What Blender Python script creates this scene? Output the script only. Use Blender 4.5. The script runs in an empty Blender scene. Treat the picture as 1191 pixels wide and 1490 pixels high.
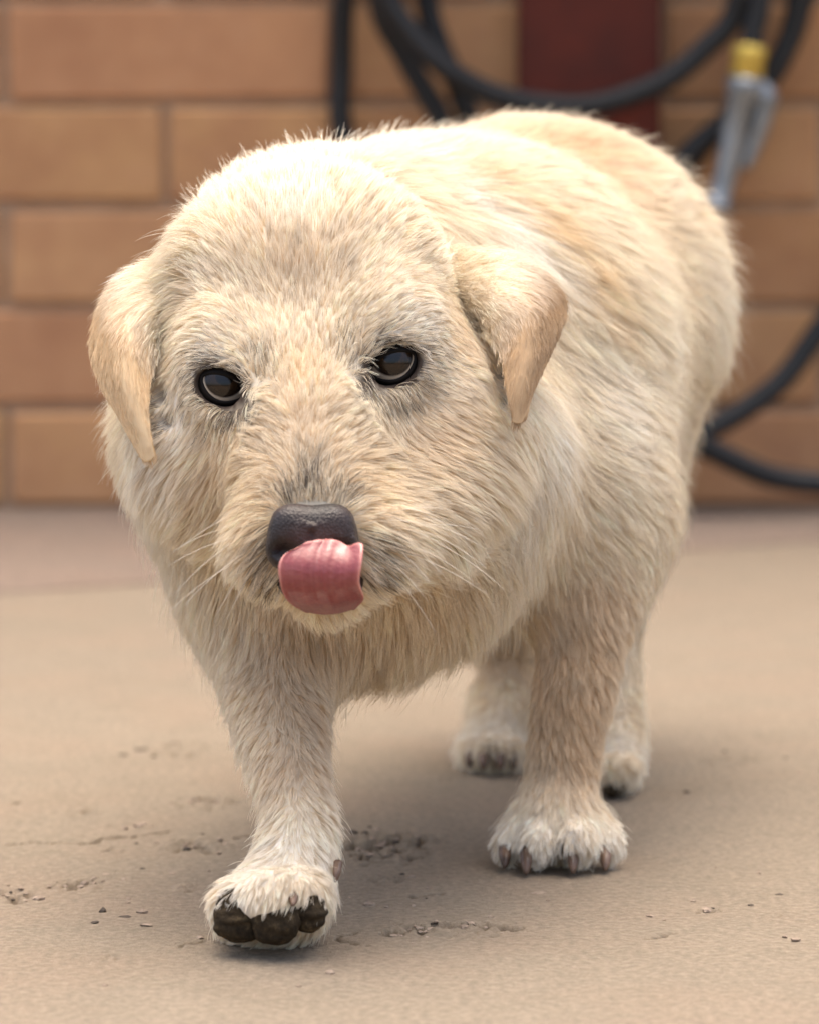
import bpy, bmesh, math, random
import numpy as np
from mathutils import Vector, Matrix
from mathutils.bvhtree import BVHTree
from mathutils.kdtree import KDTree

random.seed(7)
rng = np.random.default_rng(7)
scene = bpy.context.scene
COL = scene.collection

# ------------------------------------------------------------------ camera
FPX, CX, CY = 5000.0, 595.5, 745.0          # focal length in photo pixels, picture centre
CAM_H = 0.313
PITCH = math.atan(470.0 / FPX)
cam_data = bpy.data.cameras.new('camera')
cam = bpy.data.objects.new('camera', cam_data)
COL.objects.link(cam)
cam.location = (0, 0, CAM_H)
cam.rotation_euler = (math.pi / 2 - PITCH, 0, 0)
cam_data.sensor_fit = 'HORIZONTAL'
cam_data.sensor_width = 36.0
cam_data.lens = 36.0 * FPX / 1191.0
cam_data.clip_start = 0.05
cam_data.clip_end = 300.0
cam_data.dof.use_dof = True
cam_data.dof.focus_distance = 1.46
cam_data.dof.aperture_fstop = 11.0
scene.camera = cam

# ------------------------------------------------------------------ light
SUN_EL, SUN_AZ = math.radians(82), math.radians(-5)   # azimuth: 0 = +Y, clockwise; the light comes from the upper left, camera side
world = bpy.data.worlds.new('World')
scene.world = world
world.use_nodes = True
wn = world.node_tree
for n in list(wn.nodes):
    wn.nodes.remove(n)
sky = wn.nodes.new('ShaderNodeTexSky')
sky.sky_type = 'NISHITA'
sky.sun_disc = False
sky.sun_elevation = SUN_EL
sky.sun_rotation = SUN_AZ
sky.air_density = 1.0
sky.dust_density = 7.0
sky.ozone_density = 0.0
bg = wn.nodes.new('ShaderNodeBackground')
bg.inputs['Strength'].default_value = 0.13
wo = wn.nodes.new('ShaderNodeOutputWorld')
wn.links.new(sky.outputs[0], bg.inputs[0])
wn.links.new(bg.outputs[0], wo.inputs[0])

sun_data = bpy.data.lights.new('sun', 'SUN')
sun = bpy.data.objects.new('sun', sun_data)
COL.objects.link(sun)
sun_data.energy = 0.95
sun_data.angle = math.radians(75)
sun_data.color = (1.0, 0.89, 0.74)
sd = Vector((math.sin(SUN_AZ) * math.cos(SUN_EL), math.cos(SUN_AZ) * math.cos(SUN_EL), math.sin(SUN_EL)))
sun.rotation_euler = sd.to_track_quat('Z', 'Y').to_euler()
sun.location = (-2, -1, 4)

vs = scene.view_settings
vs.view_transform = 'Standard'
vs.look = 'None'
vs.exposure = 1.58
vs.gamma = 1.0
vs.use_curve_mapping = False
scene.cycles.max_bounces = 8
scene.cycles.diffuse_bounces = 5
scene.cycles.glossy_bounces = 3
scene.cycles.transmission_bounces = 4
scene.cycles_curves.shape = 'RIBBONS'
scene.cycles_curves.subdivisions = 2
scene.render.hair_type = 'STRIP'

# ------------------------------------------------------------------ helpers
AX_R = np.array([1.0, 0, 0])
AX_F = np.array([0, math.cos(PITCH), -math.sin(PITCH)])
AX_U = np.array([0, math.sin(PITCH), math.cos(PITCH)])
CAMP = np.array([0, 0, CAM_H])


def P(px, py, Z):
    """World point seen at photo pixel (px, py) at depth Z metres along the view axis."""
    return CAMP + Z * (AX_F + AX_R * (px - CX) / FPX - AX_U * (py - CY) / FPX)


def G(px, py, z=0.0):
    """World point on the horizontal plane of height z seen at the pixel."""
    d = AX_F + AX_R * (px - CX) / FPX - AX_U * (py - CY) / FPX
    return CAMP + d * ((z - CAM_H) / d[2])


def D3(dx, dy, dz=0.0):
    v = AX_R * dx - AX_U * dy + AX_F * dz
    return v / (np.linalg.norm(v) + 1e-9)


def srgb(r, g, b):
    f = lambda c: (c / 255 / 12.92) if c / 255 <= 0.04045 else ((c / 255 + 0.055) / 1.055) ** 2.4
    return np.array([f(r), f(g), f(b)])


def link(o, parent=None):
    COL.objects.link(o)
    if parent is not None:
        o.parent = parent
        if parent.type == 'EMPTY' or True:
            o.matrix_parent_inverse = parent.matrix_world.inverted()
    return o


def mesh_obj(name, verts, faces, mat=None, parent=None, smooth=True):
    me = bpy.data.meshes.new(name)
    me.from_pydata([tuple(map(float, v)) for v in verts], [], [tuple(map(int, f)) for f in faces])
    me.update()
    if smooth:
        me.polygons.foreach_set('use_smooth', [True] * len(me.polygons))
    if mat:
        me.materials.append(mat)
    o = bpy.data.objects.new(name, me)
    return link(o, parent)


def bm_obj(name, bm, mat=None, parent=None, smooth=True):
    me = bpy.data.meshes.new(name)
    bm.normal_update()
    bm.to_mesh(me)
    bm.free()
    if smooth:
        me.polygons.foreach_set('use_smooth', [True] * len(me.polygons))
    if mat:
        me.materials.append(mat)
    return link(bpy.data.objects.new(name, me), parent)


def empty(name, loc):
    o = bpy.data.objects.new(name, None)
    o.location = loc
    o.empty_display_size = 0.03
    COL.objects.link(o)
    o.matrix_world = Matrix.Translation(loc)
    return o


def tag(o, label, cat, group=None):
    o['label'] = label
    o['category'] = cat
    if group:
        o['group'] = group
    return o


class NT:
    """Small node-tree writer."""
    def __init__(self, name):
        self.m = bpy.data.materials.new(name)
        self.m.use_nodes = True
        self.t = self.m.node_tree
        for n in list(self.t.nodes):
            self.t.nodes.remove(n)
        self.out = self.t.nodes.new('ShaderNodeOutputMaterial')
        self.b = self.t.nodes.new('ShaderNodeBsdfPrincipled')
        self.t.links.new(self.b.outputs[0], self.out.inputs[0])

    def n(self, kind, **kw):
        x = self.t.nodes.new(kind)
        for k, v in kw.items():
            setattr(x, k, v)
        return x

    def l(self, a, b):
        self.t.links.new(a, b)

    def coord(self, out='Object'):
        return self.n('ShaderNodeTexCoord').outputs[out]

    def noise(self, vec, scale, detail=4, rough=0.55, dist=0.0):
        x = self.n('ShaderNodeTexNoise')
        x.inputs['Scale'].default_value = scale
        x.inputs['Detail'].default_value = detail
        x.inputs['Roughness'].default_value = rough
        x.inputs['Distortion'].default_value = dist
        if vec is not None:
            self.l(vec, x.inputs['Vector'])
        return x.outputs['Fac']

    def ramp(self, fac, stops):
        x = self.n('ShaderNodeValToRGB')
        e = x.color_ramp.elements
        while len(e) < len(stops):
            e.new(0.5)
        for i, (p, c) in enumerate(stops):
            e[i].position = p
            e[i].color = (*c, 1) if len(c) == 3 else c
        self.l(fac, x.inputs[0])
        return x.outputs[0]

    def mix(self, fac, a, b, mode='MIX'):
        x = self.n('ShaderNodeMix', data_type='RGBA', blend_type=mode)
        for s, v in ((0, fac), (6, a), (7, b)):
            if hasattr(v, 'is_linked') or isinstance(v, bpy.types.NodeSocket):
                self.l(v, x.inputs[s])
            elif s == 0:
                x.inputs[s].default_value = v
            else:
                x.inputs[s].default_value = (*v, 1)
        return x.outputs[2]

    def bump(self, height, strength=0.3, dist=0.002, normal=None):
        x = self.n('ShaderNodeBump')
        x.inputs['Strength'].default_value = strength
        x.inputs['Distance'].default_value = dist
        self.l(height, x.inputs['Height'])
        if normal is not None:
            self.l(normal, x.inputs['Normal'])
        self.l(x.outputs[0], self.b.inputs['Normal'])
        return x.outputs[0]

    def set(self, color=None, rough=None, spec=None, metal=None):
        if color is not None:
            if isinstance(color, bpy.types.NodeSocket):
                self.l(color, self.b.inputs['Base Color'])
            else:
                self.b.inputs['Base Color'].default_value = (*color, 1)
        if rough is not None:
            self.b.inputs['Roughness'].default_value = rough
        if spec is not None:
            self.b.inputs['Specular IOR Level'].default_value = spec
        if metal is not None:
            self.b.inputs['Metallic'].default_value = metal
        return self.m


def noise2(x, y, seed, octaves=4):
    """Value noise on numpy arrays, roughly -1..1."""
    r = np.random.default_rng(seed)
    tab = r.random((256, 256)) * 2 - 1
    tot, amp, out = 0.0, 1.0, np.zeros_like(x, dtype=float)
    for o in range(octaves):
        f = 2.0 ** o
        xi, yi = x * f + 17.3 * o, y * f + 9.1 * o
        x0, y0 = np.floor(xi).astype(int), np.floor(yi).astype(int)
        fx, fy = xi - x0, yi - y0
        fx, fy = fx * fx * (3 - 2 * fx), fy * fy * (3 - 2 * fy)
        a = tab[x0 % 256, y0 % 256]; b = tab[(x0 + 1) % 256, y0 % 256]
        c = tab[x0 % 256, (y0 + 1) % 256]; d = tab[(x0 + 1) % 256, (y0 + 1) % 256]
        out += amp * ((a * (1 - fx) + b * fx) * (1 - fy) + (c * (1 - fx) + d * fx) * fy)
        tot += amp
        amp *= 0.5
    return out / tot


def catmull(pts, n):
    p = np.array(pts, float)
    p = np.vstack([2 * p[0] - p[1], p, 2 * p[-1] - p[-2]])
    out = []
    for i in range(1, len(p) - 2):
        for k in range(n):
            t = k / n
            a, b, c, d = p[i - 1], p[i], p[i + 1], p[i + 2]
            out.append(0.5 * (2 * b + (c - a) * t + (2 * a - 5 * b + 4 * c - d) * t * t + (3 * b - a - 3 * c + d) * t ** 3))
    out.append(p[-2])
    return np.array(out)


def tube(path, radius, seg=12, cap=True):
    """Swept tube; radius may be a list along the path."""
    path = np.array(path, float)
    n = len(path)
    rad = np.full(n, radius) if np.isscalar(radius) else np.array(radius, float)
    tan = np.gradient(path, axis=0)
    tan /= np.linalg.norm(tan, axis=1, keepdims=True) + 1e-12
    u = np.cross(tan[0], [0.3, 0.2, 0.9]); u /= np.linalg.norm(u)
    V, F = [], []
    for i in range(n):
        u = u - tan[i] * np.dot(u, tan[i]); u /= np.linalg.norm(u) + 1e-12
        w = np.cross(tan[i], u)
        for k in range(seg):
            a = 2 * math.pi * k / seg
            V.append(path[i] + rad[i] * (math.cos(a) * u + math.sin(a) * w))
    for i in range(n - 1):
        for k in range(seg):
            k2 = (k + 1) % seg
            F.append((i * seg + k, i * seg + k2, (i + 1) * seg + k2, (i + 1) * seg + k))
    if cap:
        F.append(tuple(range(seg - 1, -1, -1)))
        F.append(tuple((n - 1) * seg + k for k in range(seg)))
    return V, F


def ellipsoid(c, ax, ay, az, nu=20, nv=14):
    """Ellipsoid from three axis vectors."""
    V, F = [], []
    c = np.array(c)
    V.append(c + az)
    for j in range(1, nv):
        t = math.pi * j / nv
        for i in range(nu):
            a = 2 * math.pi * i / nu
            V.append(c + math.sin(t) * (math.cos(a) * ax + math.sin(a) * ay) + math.cos(t) * az)
    V.append(c - az)
    for i in range(nu):
        F.append((0, 1 + i, 1 + (i + 1) % nu))
    for j in range(nv - 2):
        for i in range(nu):
            a, b = 1 + j * nu + i, 1 + j * nu + (i + 1) % nu
            F.append((a, a + nu, b + nu, b))
    last = len(V) - 1
    for i in range(nu):
        F.append((last, 1 + (nv - 2) * nu + (i + 1) % nu, 1 + (nv - 2) * nu + i))
    return V, F


# ------------------------------------------------------------------ ground
WALL_Z = 3.344
WALL_Y = float(G(595, 742)[1])
MM = WALL_Z / FPX                               # metres per photo pixel at the wall

def joint_y(x):
    """Where the old slab by the wall starts (a line across the yard)."""
    a, b = G(0, 864), G(1191, 788)
    return a[1] + (x - a[0]) * (b[1] - a[1]) / (b[0] - a[0])

xs = np.concatenate([np.linspace(-40, -1.2, 14), np.linspace(-1.1, -0.30, 18), np.arange(-0.29, 0.29, 0.0011),
                     np.linspace(0.30, 1.1, 18), np.linspace(1.2, 40, 14)])
ys = np.concatenate([np.linspace(-40, 0.3, 14), np.linspace(0.4, 1.18, 12), np.arange(1.2, 2.2, 0.0024),
                     np.linspace(2.21, 2.5, 20)])
gx, gy = np.meshgrid(xs, ys, indexing='ij')
gz = np.zeros_like(gx)
# the rear edge of the sheet follows the slab joint
rear = ys[-1] - 2.2
jy = joint_y(np.clip(gx, -3, 3))
k_ = np.clip((gy - 2.2) / rear, 0, 1)
gy = np.where(gy > 2.2, 2.2 + k_ * (jy - 2.2), gy)
near = ((np.abs(gx) < 0.3) & (gy > 1.19) & (gy < 2.25))
relief = noise2(gx * 30, gy * 30, 3, 3) * 0.0006 + noise2(gx * 260, gy * 260, 4, 3) * 0.00035
dirt = np.zeros_like(gx)

def crack(px_pts, width, depth, seed):
    """Cut a wandering crack through the pixels' ground points."""
    global gz
    pts = np.array([G(*p)[:2] for p in px_pts])
    pts = catmull(pts, 6)
    best = np.full(gx.shape, 9.0)
    lo, hi = pts.min(0) - 0.03, pts.max(0) + 0.03
    m = (gx > lo[0]) & (gx < hi[0]) & (gy > lo[1]) & (gy < hi[1])
    X = gx[m] + 0.003 * noise2(gx[m] * 150, gy[m] * 150, seed, 2)
    Y = gy[m] + 0.006 * noise2(gx[m] * 150, gy[m] * 150, seed + 1, 3)
    b = np.full(X.shape, 9.0)
    for i in range(len(pts) - 1):
        a, c = pts[i], pts[i + 1]
        ab = c - a
        t = np.clip(((X - a[0]) * ab[0] + (Y - a[1]) * ab[1]) / (ab @ ab + 1e-12), 0, 1)
        b = np.minimum(b, np.hypot(X - a[0] - t * ab[0], Y - a[1] - t * ab[1]))
    w = width * (0.75 + 0.8 * noise2(gx[m] * 60, gy[m] * 60, seed + 2, 2))
    prof = np.clip(1 - b / np.maximum(w, 0.0004), 0, 1)
    gz[m] -= depth * np.minimum(prof * 2.0, 1)
    dirt[m] = np.maximum(dirt[m], np.minimum(prof * 1.6, 1))

def flaked(px, py, rx_px, ry_px, seed, strength=1.0):
    """A patch where the surface coat has broken up: pits and lifted crumbs."""
    c = G(px, py)
    rx = rx_px * np.linalg.norm(G(px + 1, py) - c)
    ry = ry_px * np.linalg.norm(G(px, py + 1) - c)
    m = (np.abs(gx - c[0]) < rx * 1.3) & (np.abs(gy - c[1]) < ry * 1.3)
    X, Y = gx[m], gy[m]
    e = ((X - c[0]) / rx) ** 2 + ((Y - c[1]) / ry) ** 2
    fall = np.clip(1.15 - e, 0, 1)
    nz = noise2(X * 190, Y * 110, seed, 4)
    pit = np.clip((nz - 0.16) * 8, 0, 1) * fall
    lift = np.clip((-nz - 0.12) * 4, 0, 1) * fall
    gz[m] += strength * (0.0022 * lift - 0.0040 * pit)
    dirt[m] = np.maximum(dirt[m], np.clip(pit * 0.8 * strength, 0, 1))

crack([(10, 1228), (70, 1226), (140, 1227), (150, 1222), (210, 1216), (248, 1210)], 0.0022, 0.003, 11)
crack([(480, 1368), (510, 1358), (560, 1356), (640, 1350), (700, 1348), (748, 1352)], 0.0022, 0.003, 21)
crack([(490, 1367), (520, 1373), (555, 1378)], 0.0018, 0.003, 31)
crack([(592, 1306), (620, 1304), (640, 1301)], 0.0016, 0.003, 41)
crack([(255, 1380), (285, 1371), (300, 1367)], 0.0020, 0.003, 51)
crack([(330, 1221), (365, 1217)], 0.0018, 0.003, 61)
crack([(0, 1170), (32, 1168)], 0.0020, 0.003, 71)
crack([(1005, 1330), (1045, 1324)], 0.0014, 0.002, 81)
crack([(1110, 1332), (1128, 1331)], 0.0014, 0.002, 91)
crack([(935, 1366), (960, 1363), (975, 1358)], 0.0014, 0.002, 101)
for args in ((555, 1235, 75, 26, 5), (600, 1222, 55, 10, 6, 0.8), (560, 1280, 28, 9, 7, 0.7), (300, 1168, 55, 11, 8, 0.8),
             (285, 1232, 62, 12, 9), (110, 1290, 42, 11, 10, 0.8), (20, 1304, 34, 12, 12, 0.8), (190, 1202, 32, 6, 13, 0.5),
             (660, 1353, 85, 14, 14, 0.8), (590, 1355, 40, 12, 15, 0.7), (265, 1090, 45, 14, 16, 0.6), (160, 1393, 22, 5, 17, 0.5),
             (165, 1238, 16, 6, 18, 0.8), (650, 1135, 30, 7, 19, 0.4), (1025, 1326, 28, 5, 20, 0.4), (270, 1293, 20, 8, 22, 0.5),
             (1060, 1110, 60, 10, 23, 0.3), (120, 1180, 40, 8, 24, 0.4)):
    flaked(*args)
gz = np.where(near, gz + relief, 0.0)
nx, ny = gx.shape
idx = np.arange(nx * ny).reshape(nx, ny)
quads = np.stack([idx[:-1, :-1], idx[1:, :-1], idx[1:, 1:], idx[:-1, 1:]], -1).reshape(-1, 4)

def np_mesh(name, V, quads, mat, parent=None, smooth=True):
    me = bpy.data.meshes.new(name)
    n, q = len(V), len(quads)
    k = quads.shape[1]
    me.vertices.add(n)
    me.vertices.foreach_set('co', np.asarray(V, np.float32).ravel())
    me.loops.add(q * k)
    me.loops.foreach_set('vertex_index', quads.astype(np.int32).ravel())
    me.polygons.add(q)
    me.polygons.foreach_set('loop_start', np.arange(0, q * k, k, dtype=np.int32))
    me.polygons.foreach_set('loop_total', np.full(q, k, np.int32))
    me.update(calc_edges=True)
    me.validate()
    if smooth:
        me.polygons.foreach_set('use_smooth', np.ones(q, bool))
    if mat:
        me.materials.append(mat)
    return link(bpy.data.objects.new(name, me), parent)

def concrete(name, base, dirt_attr):
    t = NT(name)
    co = t.coord('Object')
    big = t.noise(co, 3.5, 5, 0.6)
    mid = t.noise(co, 28, 5, 0.62)
    fine = t.noise(co, 260, 4, 0.7)
    spk = t.noise(co, 900, 2, 0.5)
    b = np.array(base)
    c = t.ramp(big, [(0.30, b * 0.86), (0.72, b * 1.08)])
    c = t.mix(0.55, c, t.ramp(mid, [(0.30, b * np.array([0.86, 0.84, 0.82])), (0.7, b * np.array([1.10, 1.07, 1.06]))]))
    c = t.mix(t.ramp(t.noise(co, 9, 3), [(0.45, (0, 0, 0)), (0.66, (0.6,) * 3)]), c, b * np.array([1.05, 0.955, 0.92]))
    c = t.mix(t.ramp(t.noise(co, 14, 6, 0.7, 0.6), [(0.52, (0, 0, 0)), (0.70, (0.6,) * 3)]), c, b * np.array([0.80, 0.78, 0.74]))
    c = t.mix(t.ramp(t.noise(co, 60, 5, 0.7), [(0.58, (0, 0, 0)), (0.72, (0.5,) * 3)]), c, b * np.array([1.22, 1.2, 1.18]))
    c = t.mix(t.ramp(spk, [(0.62, (0, 0, 0)), (0.75, (0.35,) * 3)]), c, b * 0.6)
    c = t.mix(t.ramp(fine, [(0.34, (0.85,) * 3), (0.5, (0, 0, 0))]), c, b * 0.72)
    c = t.mix(t.ramp(fine, [(0.5, (0, 0, 0)), (0.68, (0.75,) * 3)]), c, b * 1.3)
    if dirt_attr:
        a = t.n('ShaderNodeAttribute', attribute_name='dirt')
        c = t.mix(a.outputs['Fac'], c, b * np.array([0.34, 0.29, 0.25]))
    t.set(c, 0.85, 0.25)
    h = t.mix(0.5, t.noise(co, 300, 5, 0.7), t.noise(co, 800, 3, 0.7))
    t.bump(h, 0.9, 0.0024)
    return t.m

GROUND_C = srgb(130, 119, 103)
m_ground = concrete('sanded concrete', GROUND_C, True)
ground = np_mesh('ground', np.stack([gx, gy, gz], -1).reshape(-1, 3), quads, m_ground)
ground['kind'] = 'structure'
a = ground.data.attributes.new('dirt', 'FLOAT', 'POINT')
a.data.foreach_set('value', dirt.ravel().astype(np.float32))

# the older slab between the joint and the wall: a few millimetres higher, with a broken front edge
sx = np.concatenate([np.linspace(-40, -3.2, 8), np.linspace(-3, 3, 240), np.linspace(3.2, 40, 8)])
top, SL = [], 0.002
rows = [(0.0, -0.02), (0.0, SL * 0.8), (0.006, SL), (0.10, SL), (0.3, SL), (0.6, SL), (1.0, SL)]
V = []
for i, x in enumerate(sx):
    y0 = joint_y(np.clip(x, -3, 3)) + 0.010 * float(noise2(np.array([x * 9.0]), np.array([0.5]), 5, 4)[0]) + 0.002
    y1 = WALL_Y + 0.06
    for f, z in rows:
        y = y0 + f * (y1 - y0)
        V.append((x, y, z + (0.0012 * float(noise2(np.array([x * 14.0]), np.array([y * 14.0]), 6, 2)[0]) if z > 0 else 0)))
nr = len(rows)
Q = [(i * nr + k, (i + 1) * nr + k, (i + 1) * nr + k + 1, i * nr + k + 1) for i in range(len(sx) - 1) for k in range(nr - 1)]
m_slab = concrete('older concrete', srgb(126, 112, 100), False)
slab = mesh_obj('pavement', V, Q, m_slab)
slab['kind'] = 'structure'

# ------------------------------------------------------------------ brick wall
def brick_material():
    t = NT('fired brick')
    co = t.coord('Object')
    r = t.n('ShaderNodeObjectInfo').outputs['Random']
    mp = t.n('ShaderNodeVectorMath', operation='ADD')
    cmb = t.n('ShaderNodeCombineXYZ')
    ml = t.n('ShaderNodeMath', operation='MULTIPLY'); ml.inputs[1].default_value = 37.0
    t.l(r, ml.inputs[0]); t.l(ml.outputs[0], cmb.inputs[0]); t.l(ml.outputs[0], cmb.inputs[2])
    t.l(co, mp.inputs[0]); t.l(cmb.outputs[0], mp.inputs[1])
    v = mp.outputs[0]
    base = t.ramp(r, [(0.0, srgb(184, 138, 100)), (0.3, srgb(190, 149, 101)), (0.6, srgb(184, 136, 100)), (0.8, srgb(192, 149, 106)), (1.0, srgb(178, 135, 92))])
    c = t.mix(t.ramp(t.noise(v, 11, 6, 0.68), [(0.35, (0, 0, 0)), (0.70, (0.8,) * 3)]), base, srgb(160, 114, 84))
    c = t.mix(t.ramp(t.noise(v, 40, 4, 0.6), [(0.5, (0, 0, 0)), (0.75, (0.35,) * 3)]), c, srgb(192, 148, 112))
    t.set(c, 0.9, 0.2)
    t.bump(t.noise(v, 120, 5, 0.65), 0.5, 0.002)
    return t.m

m_brick = brick_material()
t = NT('mortar')
co = t.coord('Object')
m_mortar = t.set(t.ramp(t.noise(co, 25, 5), [(0.3, srgb(150, 124, 100)), (0.75, srgb(178, 150, 124))]), 0.95, 0.1)
t.bump(t.noise(co, 160, 4, 0.7), 0.6, 0.003)

wall = empty('brick_wall', (0, WALL_Y, 0))
tag(wall, 'brown brick wall with recessed mortar joints behind the dog and the hose', 'wall')
BL, BH, JT = 477 * MM, 147.5 * MM, 13 * MM
W0, W1, WH = -1.9, 1.9, 1.6
bpy.context.view_layer.update()
mort = mesh_obj('mortar', [(W0, WALL_Y + 0.006, -0.05), (W1, WALL_Y + 0.006, -0.05), (W1, WALL_Y + 0.006, WH), (W0, WALL_Y + 0.006, WH),
                           (W0, WALL_Y + 0.12, -0.05), (W1, WALL_Y + 0.12, -0.05), (W1, WALL_Y + 0.12, WH), (W0, WALL_Y + 0.12, WH)],
                [(0, 1, 2, 3), (4, 7, 6, 5), (0, 4, 5, 1), (3, 2, 6, 7), (0, 3, 7, 4), (1, 5, 6, 2)], m_mortar, wall, False)

def brick_mesh(L, seed):
    r = random.Random(seed)
    bm = bmesh.new()
    bmesh.ops.create_cube(bm, size=1)
    for v in bm.verts:
        v.co = Vector((v.co.x * L + r.uniform(-.0018, .0018), v.co.y * 0.09 + r.uniform(-.0015, .0015), v.co.z * (BH - JT) + r.uniform(-.0016, .0016)))
    bmesh.ops.bevel(bm, geom=list(bm.edges), offset=0.004, segments=1, affect='EDGES')
    me = bpy.data.meshes.new('brick')
    bm.to_mesh(me); bm.free()
    me.materials.append(m_brick)
    return me

brick_meshes = [brick_mesh(BL - JT, s) for s in range(6)]
x_ref = (8 - CX) * MM
row = 0
while row * BH < WH - 0.5 * BH:
    off = x_ref if row % 2 == 0 else x_ref + BL / 2 - 4 * MM
    k = math.floor((W0 - off) / BL) + 1
    while off + (k + 1) * BL < W1:
        b = bpy.data.objects.new('brick', brick_meshes[random.randrange(6)])
        b.location = (off + (k + 0.5) * BL, WALL_Y + 0.045 + random.uniform(-.0015, .0015), (row + 0.5) * BH + 0.001)
        b.rotation_euler = (random.uniform(-.006, .006), random.uniform(-.003, .003), random.uniform(-.006, .006))
        link(b, wall)
        k += 1
    row += 1

# ------------------------------------------------------------------ red post with hose hanger
t = NT('maroon paint')
co = t.coord('Object')
m_red = t.set(t.mix(t.ramp(t.noise(co, 18, 5), [(0.4, (0, 0, 0)), (0.8, (0.6,) * 3)]), srgb(92, 34, 18), srgb(56, 22, 13)), 0.6, 0.3)
t.bump(t.noise(co, 90, 4), 0.3, 0.002)
t = NT('dark iron')
m_iron = t.set((0.03, 0.03, 0.032), 0.5, 0.5)

def box_bm(bm, lo, hi, bev=0.0):
    r = bmesh.ops.create_cube(bm, size=1)
    for v in r['verts']:
        v.co = Vector([(lo[i] + hi[i]) / 2 + v.co[i] * (hi[i] - lo[i]) for i in range(3)])
    if bev:
        es = list({e for v in r['verts'] for e in v.link_edges})
        bmesh.ops.bevel(bm, geom=es, offset=bev, segments=2, affect='EDGES')

px0, px1 = (750 - CX) * MM, (955 - CX) * MM
post = empty('red_post', ((px0 + px1) / 2, WALL_Y - 0.02, 0))
tag(post, 'dark red painted post standing against the brick wall behind the hose', 'post')
bpy.context.view_layer.update()
bm = bmesh.new(); box_bm(bm, (px0, WALL_Y - 0.042, -0.005), (px1, WALL_Y - 0.002, 1.05), 0.004)
bm_obj('post_board', bm, m_red, post, False)
for zz in (0.90, 0.72):
    c = np.array([(835 - CX) * MM, WALL_Y - 0.043, zz])
    V, F = tube([c + (0, 0.004, 0), c, c - (0, .006, 0), c - (0, .008, 0)], [.014, .014, .012, .006], 12)
    mesh_obj('bolt', V, F, m_iron, post)
# hanger arm (above the picture), on which the coils lie
c = np.array([(830 - CX) * MM, WALL_Y - 0.043, 0.80])
V, F = tube(catmull([c + (0, .004, 0), c - (0, .07, -.01), c - (0, .13, -.02), c - (0, .15, -.06)], 6), 0.012, 10)
hanger = mesh_obj('hose_hanger', V, F, m_iron)
tag(hanger, 'dark iron hook on the red post carrying the coiled hose', 'hook')

# ------------------------------------------------------------------ hose
t = NT('black rubber')
co = t.coord('Object')
m_rub = t.set(t.ramp(t.noise(co, 8, 4), [(0.3, (0.010, 0.0105, 0.011)), (0.8, (0.020, 0.021, 0.022))]), 0.55, 0.35)
t.bump(t.noise(co, 400, 2), 0.15, 0.0006)

def W(px, py, off):
    """Point at pixel, off metres in front of the wall face."""
    d = AX_F + AX_R * (px - CX) / FPX - AX_U * (py - CY) / FPX
    return CAMP + d * ((WALL_Y - off) / d[1])

HR = 0.0112
hp = [W(1091, 78, .10), W(1096, 40, .10), W(1104, 0, .10), W(1100, -150, .10), W(960, -420, .12), W(830, -480, .13), W(700, -420, .12),
      # outer front loop
      W(590, -150, .10), W(560, -25, .095), W(598, 48, .095), W(650, 100, .095), W(715, 136, .09), W(790, 153, .085), W(870, 152, .085), W(960, 120, .085),
      W(1025, 70, .085), W(1072, 8, .09), W(1085, -150, .11), W(960, -400, .125), W(830, -470, .12), W(700, -400, .11),
      # second loop
      W(565, -150, .075), W(552, 0, .07), W(588, 80, .066), W(628, 150, .066), W(690, 250, .066), W(800, 330, .066), W(930, 290, .066), W(1010, 215, .066),
      W(1075, 160, .066), W(1128, 95, .066), W(1160, 0, .066), W(1150, -180, .08), W(980, -420, .11), W(830, -465, .11), W(680, -400, .09),
      # long left loop
      W(520, -200, .05), W(500, 0, .03), W(497, 100, .02), W(498, 190, .02), W(540, 330, .02), W(680, 420, .02), W(850, 390, .02), W(950, 310, .02), W(1012, 222, .02),
      W(1080, 150, .02), W(1132, 90, .02), W(1165, 0, .022), W(1160, -180, .05), W(980, -400, .095), W(830, -455, .095), W(700, -380, .07),
      # inner loop and on to the lower run
      W(625, -150, .05), W(620, -10, .043), W(636, 60, .043), W(665, 125, .043), W(715, 250, .043), W(820, 325, .043), W(930, 285, .043), W(1012, 216, .043), W(1080, 154, .043), W(1134, 90, .043),
      W(1180, -20, .043), W(1260, -90, .04), W(1340, 60, .035), W(1310, 260, .035), W(1255, 390, .04), W(1190, 482, .05), W(1130, 560, .06), W(1035, 622, .075), W(930, 655, .10), W(850, 650, .13), W(850, 610, .14),
      W(930, 608, .13), W(1020, 648, .10), W(1100, 686, .09), W(1150, 699, .085), W(1210, 705, .085), W(1320, 712, .085), W(1500, 715, .08), W(2100, 712, .08)]
hp = [np.array([q[0], q[1], max(q[2], HR + 0.006)]) for q in hp]
V, F = tube(catmull(hp, 9), HR, 14)
hose = mesh_obj('garden_hose', V, F, m_rub)
tag(hose, 'black rubber garden hose hanging in coils in front of the brick wall', 'hose')

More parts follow.
